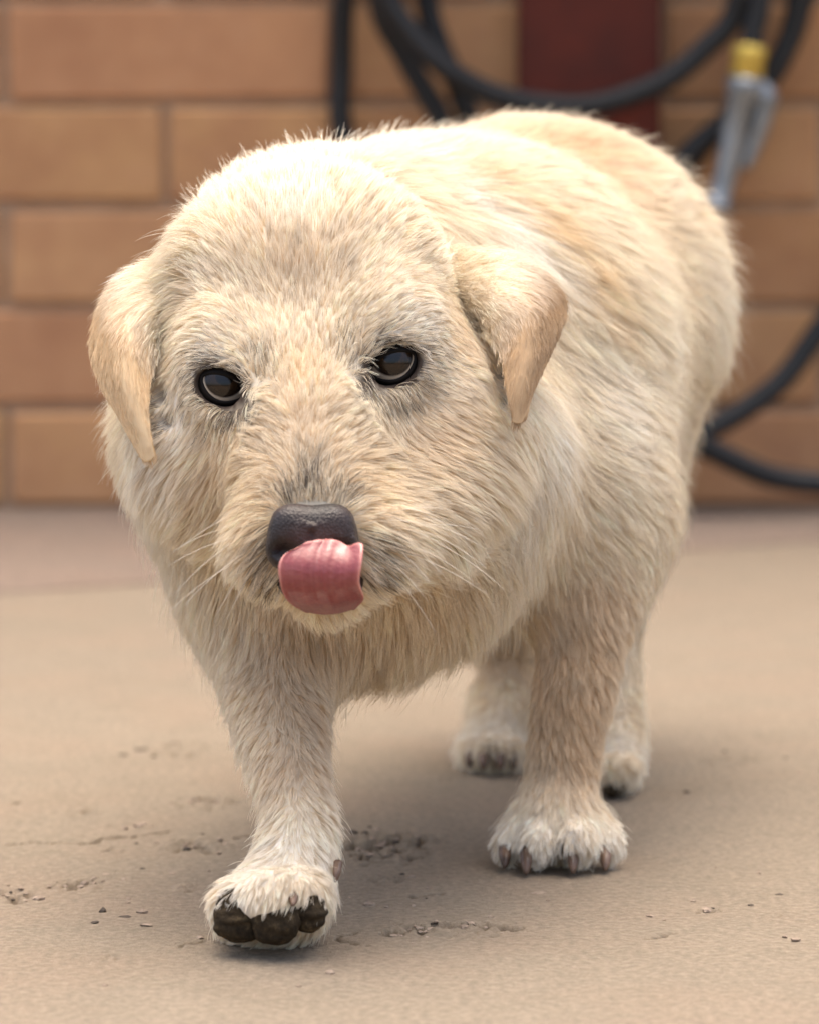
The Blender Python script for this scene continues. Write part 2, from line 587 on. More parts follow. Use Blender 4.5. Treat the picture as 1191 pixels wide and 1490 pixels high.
# nozzle
t = NT('yellow brass'); m_brass = t.set(srgb(208, 178, 84), 0.38, 0.5, 0.5)
t = NT('cast zinc'); co = t.coord('Object')
m_zinc = t.set(t.ramp(t.noise(co, 60, 4), [(0.3, srgb(120, 124, 126)), (0.8, srgb(160, 164, 166))]), 0.38, 0.5, 0.7)
noz = empty('hose_nozzle', tuple(W(1075, 190, .10)))
tag(noz, 'grey metal spray nozzle with yellow coupling hanging on the hose end', 'nozzle')
bpy.context.view_layer.update()
A, B = W(1091, 66, .10), W(1085, 112, .10)
ax = (B - A)
V, F = tube([A, A + ax * .06, A + ax * .1, A + ax * .5, A + ax * .54, A + ax * .9, A + ax * .94, B], [.0140, .0150, .0158, .0158, .0148, .0158, .0155, .014], 16)
mesh_obj('coupling', V, F, m_brass, noz)
pts = [W(1084, 113, .10), W(1082, 125, .10), W(1080, 138, .10), W(1076, 150, .10), W(1066, 200, .10), W(1058, 245, .10), W(1050, 275, .10), W(1045, 292, .10), W(1041, 300, .10), W(1039, 306, .10)]
V, F = tube(pts, [.0165, .0175, .0165, .0135, .0125, .0115, .0105, .012, .0165, .0150], 16)
mesh_obj('barrel', V, F, m_zinc, noz)
pts = catmull([W(1098, 120, .097), W(1113, 140, .095), W(1107, 175, .095), W(1096, 210, .095), W(1082, 245, .097)], 5)
V, F = tube(pts, np.interp(np.linspace(0, 1, len(pts)), [0, .25, .6, 1], [.008, .0115, .0095, .006]), 10)
mesh_obj('lever', V, F, m_zinc, noz)

# ------------------------------------------------------------------ dog: implicit body
class Field:
    def __init__(self, lo, hi, h):
        self.lo, self.h = np.array(lo, float), h
        self.n = np.ceil((np.array(hi) - lo) / h).astype(int) + 1
        self.d = np.full(self.n, 1.0, np.float32)

    def window(self, lo, hi):
        a = np.clip(np.floor((lo - self.lo) / self.h).astype(int), 0, self.n - 1)
        b = np.clip(np.ceil((hi - self.lo) / self.h).astype(int) + 1, 1, self.n)
        sl = tuple(slice(int(a[i]), int(b[i])) for i in range(3))
        g = np.meshgrid(*[self.lo[i] + self.h * np.arange(a[i], b[i]) for i in range(3)], indexing='ij', sparse=True)
        return sl, g

    def smin(self, sl, v, k):
        d = self.d[sl]
        if k <= 0:
            self.d[sl] = np.minimum(d, v)
            return
        h = np.maximum(k - np.abs(d - v), 0) / k
        self.d[sl] = np.minimum(d, v) - h * h * k * 0.25

    def carve(self, c, r, k):
        c = np.array(c)
        sl, (x, y, z) = self.window(c - r - k - .01, c + r + k + .01)
        v = -(np.sqrt((x - c[0]) ** 2 + (y - c[1]) ** 2 + (z - c[2]) ** 2) - r)
        d = self.d[sl]
        h = np.maximum(k - np.abs(d - v), 0) / k
        self.d[sl] = np.maximum(d, v) + h * h * k * 0.25

    def carve_ell(self, c, r, k, tilt=0.0):
        c, r = np.array(c), np.array(r)
        m = r.max() + k + .006
        sl, (x, y, z) = self.window(c - m, c + m)
        a0 = x - c[0]
        u0 = (y - c[1]) * AX_U[1] + (z - c[2]) * AX_U[2]
        a = (a0 * math.cos(tilt) + u0 * math.sin(tilt)) / r[0]
        u = (u0 * math.cos(tilt) - a0 * math.sin(tilt)) / r[1]
        f = ((y - c[1]) * AX_F[1] + (z - c[2]) * AX_F[2]) / r[2]
        k0 = np.sqrt(a * a + u * u + f * f)
        v = -((k0 - 1) * r.min()).astype(np.float32)
        d = self.d[sl]
        h = np.maximum(k - np.abs(d - v), 0) / k
        self.d[sl] = np.maximum(d, v) + h * h * k * 0.25

    def ell(self, c, r, k):
        """Ellipsoid with radii along picture right, picture up and view depth."""
        c, r = np.array(c), np.array(r)
        m = r.max() + k + .012
        sl, (x, y, z) = self.window(c - m, c + m)
        a = (x - c[0]) / r[0]
        u = ((y - c[1]) * AX_U[1] + (z - c[2]) * AX_U[2]) / r[1]
        f = ((y - c[1]) * AX_F[1] + (z - c[2]) * AX_F[2]) / r[2]
        k0 = np.sqrt(a * a + u * u + f * f)
        k1 = np.sqrt((a / r[0]) ** 2 + (u / r[1]) ** 2 + (f / r[2]) ** 2) + 1e-9
        self.smin(sl, (k0 * (k0 - 1) / k1).astype(np.float32), k)

    def cap(self, a, b, ra, rb, k):
        a, b = np.array(a), np.array(b)
        m = max(ra, rb) + k + .012
        sl, (x, y, z) = self.window(np.minimum(a, b) - m, np.maximum(a, b) + m)
        ba = b - a
        t = np.clip(((x - a[0]) * ba[0] + (y - a[1]) * ba[1] + (z - a[2]) * ba[2]) / (ba @ ba + 1e-12), 0, 1)
        q = np.sqrt((x - a[0] - t * ba[0]) ** 2 + (y - a[1] - t * ba[1]) ** 2 + (z - a[2] - t * ba[2]) ** 2)
        self.smin(sl, (q - (ra + (rb - ra) * t)).astype(np.float32), k)

    def chain(self, pts, rad, k):
        """A limb: tapered segments joined without bulges, then blended once."""
        pts, rad = np.array(pts), np.array(rad)
        m = rad.max() + k + .012
        sl, (x, y, z) = self.window(pts.min(0) - m, pts.max(0) + m)
        v = None
        for i in range(len(pts) - 1):
            a, ba = pts[i], pts[i + 1] - pts[i]
            t = np.clip(((x - a[0]) * ba[0] + (y - a[1]) * ba[1] + (z - a[2]) * ba[2]) / (ba @ ba + 1e-12), 0, 1)
            q = np.sqrt((x - a[0] - t * ba[0]) ** 2 + (y - a[1] - t * ba[1]) ** 2 + (z - a[2] - t * ba[2]) ** 2) - (rad[i] + (rad[i + 1] - rad[i]) * t)
            v = q if v is None else np.minimum(v, q)
        self.smin(sl, v.astype(np.float32), k)

    def surface(self):
        """Naive surface nets."""
        s = self.d < 0
        nx, ny, nz = s.shape
        cnt = np.zeros((nx - 1, ny - 1, nz - 1), np.int8)
        for i in (0, 1):
            for j in (0, 1):
                for k in (0, 1):
                    cnt += s[i:nx - 1 + i, j:ny - 1 + j, k:nz - 1 + k]
        cells = np.argwhere((cnt > 0) & (cnt < 8))
        idm = np.full(cnt.shape, -1, np.int64)
        idm[tuple(cells.T)] = np.arange(len(cells))
        acc = np.zeros((len(cells), 3)); num = np.zeros(len(cells))
        corners = [(i, j, k) for i in (0, 1) for j in (0, 1) for k in (0, 1)]
        vals = {c: self.d[cells[:, 0] + c[0], cells[:, 1] + c[1], cells[:, 2] + c[2]].astype(float) for c in corners}
        for c in corners:
            for axis in range(3):
                if c[axis] == 0:
                    e = list(c); e[axis] = 1; e = tuple(e)
                    va, vb = vals[c], vals[e]
                    m = (va < 0) != (vb < 0)
                    t = va[m] / (va[m] - vb[m])
                    p = np.tile(np.array(c, float), (m.sum(), 1)); p[:, axis] = t
                    acc[m] += p; num[m] += 1
        V = self.lo + self.h * (cells + acc / num[:, None])
        F = []
        for axis in range(3):
            sh = [slice(None)] * 3; sh2 = [slice(None)] * 3
            sh[axis] = slice(0, -1); sh2[axis] = slice(1, None)
            e = np.argwhere(s[tuple(sh)] != s[tuple(sh2)])
            o1, o2 = [(1, 2), (2, 0), (0, 1)][axis]
            e = e[(e[:, o1] > 0) & (e[:, o2] > 0) & (e[:, o1] < s.shape[o1] - 1) & (e[:, o2] < s.shape[o2] - 1)]
            def cell(d1, d2):
                q = e.copy(); q[:, o1] -= d1; q[:, o2] -= d2
                return idm[tuple(q.T)]
            quad = np.stack([cell(1, 1), cell(0, 1), cell(0, 0), cell(1, 0)], 1)
            flip = ~s[tuple(e.T)]
            quad[flip] = quad[flip][:, ::-1]
            F.append(quad)
        return V, np.concatenate(F)


def px_r(r, Z):
    return r * Z / FPX


body = Field((-0.17, 1.30, -0.012), (0.20, 2.12, 0.37), 0.0026)

def S(px, py, Z, r, k=0.02):
    body.ell(P(px, py, Z), np.full(3, px_r(r, Z)), k)

def E(px, py, Z, rx, ry, rz, k=0.02):
    body.ell(P(px, py, Z), np.array([px_r(rx, Z), px_r(ry, Z), px_r(rz, Z)]), k)

def C(a, b, k=0.02):
    body.cap(P(*a[:3]), P(*b[:3]), px_r(a[3], a[2]), px_r(b[3], b[2]), k)

def L(pts, k=0.03):
    """Limb through (px, py, Z, radius px) stations, smoothed."""
    q = catmull(pts, 4)
    body.chain([P(*p[:3]) for p in q], [px_r(p[3], p[2]) for p in q], k)

# trunk
C((652, 535, 1.70, 290), (766, 450, 1.82, 272), 0.03)
S(800, 454, 1.92, 196, 0.04)
E(855, 640, 1.87, 112, 140, 150, 0.05)
S(875, 770, 1.86, 66, 0.05)
L([(920, 272, 1.97, 34), (960, 320, 1.985, 36), (980, 380, 1.985, 32), (988, 430, 1.975, 22)], 0.02)
# neck and chest
C((470, 456, 1.575, 228), (636, 522, 1.69, 302), 0.04)
S(362, 640, 1.570, 144, 0.05)
S(690, 630, 1.535, 90, 0.06)
S(290, 650, 1.525, 66, 0.06)
S(570, 725, 1.575, 208, 0.05)
S(548, 798, 1.548, 86, 0.06)
S(418, 805, 1.548, 122, 0.05)
S(840, 740, 1.645, 100, 0.05)
S(760, 700, 1.63, 130, 0.05)
# hind legs
L([(895, 780, 1.85, 62), (905, 870, 1.862, 38), (906, 940, 1.868, 25), (906, 1000, 1.85, 24), (905, 1060, 1.825, 27), (902, 1122, 1.785, 25)])
for q in ((885, 1118, 1.772, 18), (908, 1116, 1.768, 19)):
    S(*q, 0.008)
L([(715, 820, 1.92, 80), (728, 900, 1.93, 54), (738, 970, 1.93, 37), (724, 1050, 1.885, 34), (712, 1086, 1.862, 32)])
for q in ((690, 1092, 1.852, 20), (714, 1094, 1.846, 21), (738, 1092, 1.85, 20)):
    S(*q, 0.007)
# left foreleg (stepping, paw off the ground)
L([(408, 830, 1.572, 102), (400, 920, 1.545, 83), (402, 1000, 1.515, 69), (416, 1100, 1.478, 52), (434, 1190, 1.452, 47), (428, 1250, 1.436, 54), (418, 1290, 1.428, 60)])
E(394, 1315, 1.428, 70, 45, 55, 0.015)
E(380, 1342, 1.438, 58, 34, 48, 0.015)
for q in ((348, 1318, 1.412, 40), (392, 1305, 1.400, 40), (436, 1300, 1.408, 36)):
    S(*q, 0.008)
# right foreleg (standing)
L([(846, 780, 1.64, 100), (850, 860, 1.625, 76), (846, 930, 1.615, 59), (836, 1000, 1.61, 54), (824, 1070, 1.608, 49), (815, 1140, 1.606, 50), (811, 1200, 1.600, 62)])
for q in ((742, 1228, 1.590, 23), (782, 1228, 1.578, 25), (840, 1226, 1.576, 27), (882, 1226, 1.588, 23)):
    C((811 + (q[0] - 811) * .55, 1180, 1.60, 26), q, 0.003)
# head
E(452, 425, 1.495, 198, 182, 190, 0.018)
S(310, 605, 1.475, 80, 0.04)
S(330, 690, 1.474, 76, 0.05)
S(635, 670, 1.485, 90, 0.05)
S(605, 600, 1.48, 102, 0.04)
S(330, 505, 1.450, 46, 0.025)
S(565, 468, 1.450, 48, 0.025)
C((445, 540, 1.445, 66), (455, 742, 1.413, 62), 0.03)
C((445, 640, 1.440, 92), (455, 770, 1.420, 72), 0.03)
S(398, 795, 1.418, 58, 0.015)
S(535, 785, 1.422, 66, 0.015)
S(590, 740, 1.455, 82, 0.03)
S(472, 852, 1.438, 42, 0.02)

EYES = [(325, 561, 43, -22.0), (571, 529, 45, 22.0)]       # px, py, ball radius px, slant in degrees
EYE_C = []
for (ex, ey, er, _s) in EYES:
    # march along the sight line to the surface
    z = 1.36
    while z < 1.6:
        i = np.round((P(ex, ey, z) - body.lo) / body.h).astype(int)
        if body.d[tuple(i)] < 0:
            break
        z += 0.001
    c = P(ex, ey, z + px_r(er, z) * (1.04 if ex < 450 else 0.95))
    EYE_C.append((c, px_r(er, z), z))
for (ex, ey, er, sl), (c, r, z) in zip(EYES, EYE_C):
    body.ell(c, np.full(3, r * 1.13), 0.012)
    body.carve_ell(c - AX_F * r * 1.0 - AX_U * r * 0.06, np.array([r * 0.92, r * 0.68, r * 1.0]), 0.002, math.radians(sl))
# the folds in front of the ears
for fx, fy, fr in ((718, 500, 20), (724, 540, 21), (730, 578, 18), (232, 535, 13), (238, 575, 13), (242, 612, 11)):
    z = 1.36
    while z < 1.7:
        i = np.round((P(fx, fy, z) - body.lo) / body.h).astype(int)
        if body.d[tuple(i)] < 0:
            break
        z += 0.001
    body.carve(P(fx, fy, z + 0.001), px_r(fr, z), 0.006)

BV, BF = body.surface()
# drop loose crumbs, smooth lightly, keep above ground
m_skin_t = NT('dog skin')
at = m_skin_t.n('ShaderNodeAttribute', attribute_name='coat')
m_skin = m_skin_t.set(at.outputs['Color'], 0.8, 0.1)
dog = np_mesh('dog', BV, BF, m_skin)
tag(dog, 'cream shaggy dog walking forward with head lowered and tongue licking its nose', 'dog')
bpy.context.view_layer.update()
me = dog.data
nrm = np.empty(len(me.vertices) * 3, np.float32)
me.vertices.foreach_get('normal', nrm)
BN = nrm.reshape(-1, 3).astype(float)
bvh = BVHTree.FromPolygons([Vector(v) for v in BV], [tuple(f) for f in BF])
cam_v = Vector(CAMP)

def hit(px, py):
    d = Vector(P(px, py, 1.0) - CAMP).normalized()
    r = bvh.ray_cast(cam_v, d)
    return None if r[0] is None else np.array(r[0])

print('body verts', len(BV), 'z', BV[:, 2].min(), [round(e[2], 3) for e in EYE_C])

# ------------------------------------------------------------------ coat fields (anchored on the body surface)
CREAM = np.array([0.88, 0.785, 0.625])
WHITE = np.array([0.90, 0.855, 0.77])
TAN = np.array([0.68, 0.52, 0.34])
APRICOT = np.array([0.78, 0.58, 0.38])
GOLD = np.array([0.80, 0.60, 0.33])
DARK = np.array([0.060, 0.044, 0.034])
GREY = np.array([0.30, 0.25, 0.20])

# px, py, hair direction (right, down, away), length mm, lift degrees
COMB = [
    # nose bridge and forehead
    (452, 712, 0, -1, 0, 6, 40), (445, 650, 0, -1, 0, 8, 30), (405, 655, -.6, -.5, 0, 9, 30), (490, 650, .6, -.55, 0, 9, 30),
    (443, 580, 0, -1, 0, 9, 35), (395, 610, -.7, -.3, 0, 9, 30), (495, 600, .7, -.45, 0, 9, 30),
    (435, 490, 0, -1, 0, 9, 25), (440, 400, 0, -1, 0, 10, 22), (432, 310, 0, -1, .3, 12, 25), (440, 245, 0, -.8, .8, 15, 30),
    (360, 430, -.45, -.9, 0, 10, 22), (300, 390, -.7, -.7, .2, 12, 25), (350, 310, -.4, -.9, .3, 13, 28), (270, 340, -.8, -.6, .4, 16, 32),
    (530, 390, .5, -.85, 0, 10, 22), (610, 340, .8, -.5, .3, 13, 25), (540, 290, .45, -.75, .5, 14, 28), (650, 290, .85, -.2, .6, 18, 25),
    (285, 470, -1, -.05, .1, 11, 20), (265, 415, -1, .3, -.25, 28, 34), (245, 455, -.8, .6, -.2, 24, 32), (285, 375, -.95, .0, .0, 26, 32), (250, 545, -1, .15, .2, 9, 20), (330, 500, -.6, -.5, 0, 8, 25),
    (610, 430, 1, -.25, .1, 10, 20), (670, 390, 1, .35, -.25, 28, 34), (690, 440, .8, .65, -.15, 22, 30), (700, 350, .9, .35, -.2, 32, 34), (740, 370, .85, .55, -.2, 32, 34), (690, 410, .95, .5, -.25, 28, 34), (680, 530, 1, .25, .3, 10, 20), (565, 470, .5, -.6, 0, 9, 25),
    (380, 525, -.1, -1, 0, 9, 45), (505, 505, .15, -1, 0, 9, 45),
    # round the eyes
    (285, 565, -.9, .4, 0, 6, 20), (325, 605, -.2, 1, 0, 7, 25), (365, 590, .25, .8, 0, 6, 25), (325, 526, -.6, .2, -.2, 4, 25), (330, 505, -.5, -.5, 0, 6, 30),
    (625, 530, 1, .15, 0, 7, 20), (575, 578, .3, 1, 0, 8, 25), (530, 565, -.1, .9, 0, 7, 25), (570, 488, .6, .2, -.2, 4, 25), (570, 468, .5, -.5, 0, 6, 30),
    (290, 640, -.7, .7, .1, 10, 22), (250, 610, -.9, .5, .2, 11, 22), (640, 590, .9, .4, .1, 10, 20),
    # muzzle
    (385, 690, -.9, .2, 0, 12, 30), (345, 745, -.8, .6, .2, 14, 30), (375, 800, -.7, .75, .2, 13, 32), (400, 850, -.4, .9, .2, 12, 35),
    (520, 680, .95, -.1, 0, 12, 30), (580, 715, 1, .05, .2, 16, 28), (565, 780, .95, .35, .2, 15, 30), (630, 740, 1, .25, .3, 18, 26),
    (550, 840, .7, .75, .2, 13, 35), (610, 820, .8, .6, .3, 18, 28), (430, 890, -.2, 1, .3, 10, 28), (490, 898, .1, 1, .3, 10, 28),
    # cheeks and ruff
    (260, 710, -.6, .8, .2, 18, 26), (215, 700, -.7, .75, .2, 20, 30), (195, 610, -.95, .45, .2, 18, 30), (245, 790, -.6, .85, .2, 20, 28),
    (300, 700, -.5, .8, .2, 15, 25), (690, 610, .9, .5, .3, 12, 22), (700, 520, .4, .9, .1, 6, 14), (712, 565, .4, .9, .1, 6, 14), (705, 480, .5, .8, .1, 8, 16), (255, 560, -.4, .8, .1, 6, 14), (258, 610, -.4, .8, .1, 6, 14), (720, 690, .8, .65, .3, 24, 24), (780, 620, .8, .6, .3, 28, 24), (660, 690, .9, .4, .2, 16, 24),
    # chest
    (300, 830, -.5, .9, .1, 24, 28), (380, 900, 0, 1, 0, 14, 22), (330, 900, -.3, 1, 0, 16, 26), (460, 920, .1, 1, 0, 18, 22), (520, 940, 0, 1, -.1, 28, 26), (600, 930, .1, 1, -.1, 30, 26),
    (700, 860, .5, .85, 0, 30, 24), (680, 950, .25, 1, -.1, 32, 28), (640, 800, .65, .75, 0, 26, 24), (760, 870, .45, .9, 0, 26, 24), (740, 780, .7, .75, 0, 28, 22),
    # left foreleg
    (400, 980, .0, 1, 0, 11, 24), (350, 1000, -.2, 1, 0, 12, 26), (450, 1000, .2, 1, 0, 12, 26), (415, 1100, -.05, 1, 0, 10, 24), (430, 1190, 0, 1, 0, 11, 24), (460, 1180, .2, 1, 0, 12, 26),
    (380, 1250, -.7, .6, 0, 8, 22), (440, 1250, .1, 1, 0, 11, 22), (480, 1260, .1, 1, 0, 9, 20), (340, 1290, -.7, .5, -.3, 7, 24), (400, 1280, -.2, .7, -.6, 7, 22),
    # right foreleg
    (845, 860, .2, 1, 0, 14, 22), (835, 960, .15, 1, 0, 11, 22), (880, 940, .6, .8, 0, 12, 24), (790, 960, -.15, 1, 0, 12, 24), (825, 1070, .2, 1, 0, 10, 22), (860, 1080, .5, .8, 0, 10, 24),
    (815, 1150, 0, 1, 0, 11, 22), (770, 1170, -.25, 1, -.1, 10, 22), (865, 1170, .4, .9, -.1, 10, 22), (748, 1215, -.2, 1, -.3, 8, 20), (788, 1215, -.05, 1, -.3, 8, 20), (838, 1215, .05, 1, -.3, 8, 20), (880, 1215, .25, 1, -.3, 8, 20),
    # hind legs
    (720, 960, -.1, 1, 0, 16, 24), (715, 1050, -.1, 1, 0, 14, 22), (712, 1085, 0, 1, -.3, 10, 20), (908, 950, .1, 1, 0, 8, 20), (908, 1060, .1, 1, 0, 10, 24), (905, 1105, .1, 1, -.2, 9, 24),
    # neck and flank
    (700, 300, .75, .45, .5, 26, 20), (760, 370, .8, .5, .4, 28, 20), (850, 430, .8, .55, .4, 30, 22), (900, 550, .85, .45, .4, 26, 20), (870, 640, .9, .3, .4, 24, 20),
    (860, 750, .75, .6, .2, 20, 20), (800, 760, .6, .8, .1, 24, 22), (850, 520, .8, .6, .4, 28, 20), (880, 820, .6, .8, .2, 15, 20),
    (560, 220, .3, -.3, 1, 22, 26), (630, 215, .6, -.05, 1, 20, 24), (460, 225, 0, -.5, 1, 18, 34), (380, 250, -.3, -.7, .8, 18, 34), (640, 250, .7, .1, .8, 22, 22),
    # back, rump, tail
    (700, 205, .6, .0, 1, 16, 20), (760, 200, .6, .15, 1, 16, 18), (820, 230, .7, .3, 1, 17, 18), (880, 240, .7, .3, .9, 20, 22), (900, 300, .7, .35, .8, 20, 20),
    (960, 290, .5, -.3, .6, 26, 32), (1000, 330, .8, .1, .5, 28, 32), (1020, 400, .8, .4, .4, 28, 32), (1025, 440, .7, .9, .3, 26, 30), (950, 400, .8, .4, .6, 24, 22),
    (970, 500, .9, .3, .5, 22, 22), (985, 600, .9, .35, .5, 18, 20), (960, 700, .8, .6, .4, 16, 18), (950, 790, .5, .9, .3, 14, 20), (930, 640, .9, .35, .5, 20, 20),
]
# px, py, reach px, colour, strength
COAT = [
    (435, 385, 50, TAN, .30), (640, 620, 50, TAN, .32), (672, 490, 40, TAN, .35), (600, 235, 34, WHITE, .8), (660, 285, 36, WHITE, .9), (720, 335, 34, WHITE, .9), (770, 380, 26, WHITE, .7), (690, 260, 34, GOLD, .4), (440, 540, 30, GOLD, .40), (430, 300, 40, WHITE, .9), (440, 620, 45, TAN, .30), (455, 675, 26, GREY, .40), (250, 480, 40, WHITE, .5),  # TAN at right temple and under right eye is painted shade
    (300, 500, 45, WHITE, .35), (610, 460, 55, WHITE, .55), (240, 640, 70, WHITE, .8), (220, 740, 60, WHITE, .6), (780, 620, 85, WHITE, .85), (745, 740, 75, WHITE, .75), (860, 560, 90, WHITE, .5), (520, 215, 60, WHITE, .6), (350, 260, 60, WHITE, .6), (650, 190, 45, APRICOT, .7), (600, 196, 30, APRICOT, .4), (330, 640, 60, GOLD, .25), (250, 580, 45, WHITE, .4), (700, 350, 60, WHITE, .6), (640, 540, 50, WHITE, .3),
    (740, 205, 90, APRICOT, .85), (830, 215, 95, APRICOT, .85), (680, 195, 50, APRICOT, .7), (870, 260, 50, APRICOT, .5), (770, 320, 34, GOLD, .7), (830, 385, 36, GOLD, .6), (860, 450, 34, GOLD, .4), (900, 260, 50, CREAM, .5),
    (360, 700, 60, GOLD, .22), (600, 650, 60, TAN, .22), (600, 880, 100, GOLD, .38), (560, 960, 60, TAN, .35), (470, 910, 40, TAN, .3), (400, 760, 60, GOLD, .3), (520, 700, 60, GOLD, .28), (300, 700, 50, GOLD, .25),  # chest GOLD and TAN paint in warm light bounced off the ground
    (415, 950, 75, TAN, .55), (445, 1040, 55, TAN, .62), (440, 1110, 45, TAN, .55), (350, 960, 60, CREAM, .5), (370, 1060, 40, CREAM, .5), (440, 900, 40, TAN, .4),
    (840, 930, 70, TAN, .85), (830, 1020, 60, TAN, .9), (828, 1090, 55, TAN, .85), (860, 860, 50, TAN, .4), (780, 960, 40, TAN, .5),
    (420, 1230, 60, WHITE, .7), (360, 1280, 50, WHITE, .8), (480, 1250, 40, WHITE, .5), (750, 1215, 40, WHITE, .7), (880, 1210, 40, WHITE, .8), (830, 1215, 40, WHITE, .6), (790, 1215, 40, WHITE, .5),
    (700, 1060, 40, WHITE, .8), (740, 1050, 30, WHITE, .6), (908, 1080, 40, WHITE, .8), (740, 940, 40, TAN, .6),
    (960, 480, 90, WHITE, .35), (1010, 400, 60, WHITE, .4), (870, 620, 90, WHITE, .35), (970, 800, 50, TAN, .4), (1000, 720, 40, TAN, .3),
    (210, 700, 70, WHITE, .5), (250, 800, 60, WHITE, .3), (260, 430, 50, WHITE, .5),
]
# dark hairs, plus shade painted into ear folds and between toes: px, py, reach px, share of hairs
DARK_HAIR_SHADE = [
    (356, 584, 13, .8), (366, 596, 12, .6), (532, 556, 14, .8), (522, 566, 12, .6), (340, 594, 14, .6), (606, 512, 14, .7), (296, 545, 12, .7), (556, 496, 14, .7), (318, 532, 13, .7),
    (324, 560, 44, .98), (300, 530, 18, .6), (345, 590, 20, .55), (378, 522, 24, .26), (395, 545, 18, .22), (325, 600, 20, .5), (365, 590, 16, .5),
    (571, 528, 46, .98), (600, 545, 18, .6), (540, 555, 22, .5), (505, 505, 24, .24), (560, 585, 24, .30), (525, 540, 18, .5), (590, 580, 18, .3),
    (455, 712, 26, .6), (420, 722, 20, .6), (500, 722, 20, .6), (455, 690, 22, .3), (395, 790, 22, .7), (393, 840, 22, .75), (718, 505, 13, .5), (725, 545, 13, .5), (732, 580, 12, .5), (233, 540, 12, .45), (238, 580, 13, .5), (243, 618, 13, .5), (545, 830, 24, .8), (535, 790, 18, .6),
    (818, 1235, 9, .8), (716, 1090, 10, .6), (1000, 1000, 4, .1),
]

def anchor_rows(rows):
    out = []
    for r in rows:
        h = hit(r[0], r[1])
        if h is not None:
            out.append((h, r))
    return out

comb = anchor_rows(COMB)
CP = np.array([h for h, _ in comb])
CD = np.array([D3(*r[2:5]) for _, r in comb])
CL = np.array([[r[5], r[6]] for _, r in comb], float)
coat = anchor_rows(COAT)
dark_hair_shade = anchor_rows(DARK_HAIR_SHADE)

def comb_at(p, n):
    """Hair direction, length (m) and lift (rad) at surface points."""
    D = np.empty((len(p), 3)); LL = np.empty((len(p), 2))
    for s0 in range(0, len(p), 20000):
        q = p[s0:s0 + 20000]
        d2 = ((q[:, None, :] - CP[None]) ** 2).sum(-1)
        w = 1.0 / (d2 + 0.006 ** 2) ** 2
        w /= w.sum(1, keepdims=True)
        D[s0:s0 + 20000] = w @ CD
        LL[s0:s0 + 20000] = w @ CL
    D -= n * (D * n).sum(1, keepdims=True)
    D /= np.linalg.norm(D, axis=1, keepdims=True) + 1e-9
    return D, LL[:, 0] / 1000 * 1.04, np.radians(LL[:, 1]) * 0.88

def coat_at(p):
    c = np.tile(CREAM, (len(p), 1))
    for h, r in coat:
        reach = r[2] * np.linalg.norm((h - CAMP)) / FPX
        w = np.exp(-((p - h) ** 2).sum(1) / (2 * (reach * 0.75) ** 2))[:, None] * r[4]
        c = c * (1 - w) + r[3] * w
    return c

def dark_hair_shade_at(p):
    q = np.zeros(len(p))
    for h, r in dark_hair_shade:
        reach = r[2] * np.linalg.norm((h - CAMP)) / FPX
        w = np.exp(-((p - h) ** 2).sum(1) / (2 * (reach * 0.7) ** 2)) * r[3]
        q = 1 - (1 - q) * (1 - w)
    return q

NOSE_C = P(455, 782, 1.388)
PADS = [(352, 1332, 1.396, 42, 37), (404, 1338, 1.386, 36, 34), (445, 1329, 1.392, 28, 27)]

def bare(p):
    """True where no hair grows: eyes, nose leather, mouth, pads."""
    rel = p - CAMP
    z = rel @ AX_F
    X = rel @ AX_R / z * FPX + CX
    Y = CY - rel @ AX_U / z * FPX
    m = np.zeros(len(p), bool)
    for (ex, ey, er, sl), (c, r, ez) in zip(EYES, EYE_C):
        a = math.radians(sl)
        u = (X - ex) * math.cos(a) - (Y - ey) * math.sin(a)
        v = (X - ex) * math.sin(a) + (Y - ey) * math.cos(a)
        m |= ((u / (er * 0.92)) ** 2 + ((v - er * .06) / (er * 0.66)) ** 2 < 1) & (z < ez + .02)
    m |= (((X - 455) / 56) ** 2 + ((Y - 784) / 52) ** 2 < 1) & (z < 1.43)
    m |= (((X - 465) / 46) ** 2 + ((Y - 832) / 42) ** 2 < 1) & (z < 1.46)
    for (qx, qy, qz, rx, ry) in PADS:
        m |= (((X - qx) / (rx * .80)) ** 2 + ((Y - qy) / (ry * .82)) ** 2 < 1) & (z < 1.43)
    return m

def hair_material():
    t = NT('dog hair')
    t.t.nodes.remove(t.b)
    a = t.n('ShaderNodeAttribute', attribute_name='hair_color')
    d = t.n('ShaderNodeBsdfDiffuse')
    tr = t.n('ShaderNodeBsdfTranslucent')
    g = t.n('ShaderNodeBsdfHair', component='Reflection')
    g.inputs['RoughnessU'].default_value = 0.35
    g.inputs['RoughnessV'].default_value = 0.6
    g.inputs['Color'].default_value = (0.9, 0.86, 0.8, 1)
    # tan root under a pale tip; the darker root paints shade between locks
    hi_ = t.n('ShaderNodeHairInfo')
    root_shade = t.mix(t.ramp(hi_.outputs['Intercept'], [(0.12, (0, 0, 0)), (0.62, (1, 1, 1))]), (0.86, 0.755, 0.61), (1.0, 1.0, 1.0))
    hc = t.mix(1.0, a.outputs['Color'], root_shade, 'MULTIPLY')
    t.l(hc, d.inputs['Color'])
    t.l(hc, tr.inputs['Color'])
    m1 = t.n('ShaderNodeMixShader'); m1.inputs[0].default_value = 0.15
    t.l(d.outputs[0], m1.inputs[1]); t.l(tr.outputs[0], m1.inputs[2])
    m2 = t.n('ShaderNodeMixShader'); m2.inputs[0].default_value = 0.06
    t.l(m1.outputs[0], m2.inputs[1]); t.l(g.outputs[0], m2.inputs[2])
    t.l(m2.outputs[0], t.out.inputs[0])
    return t.m

m_hair = hair_material()

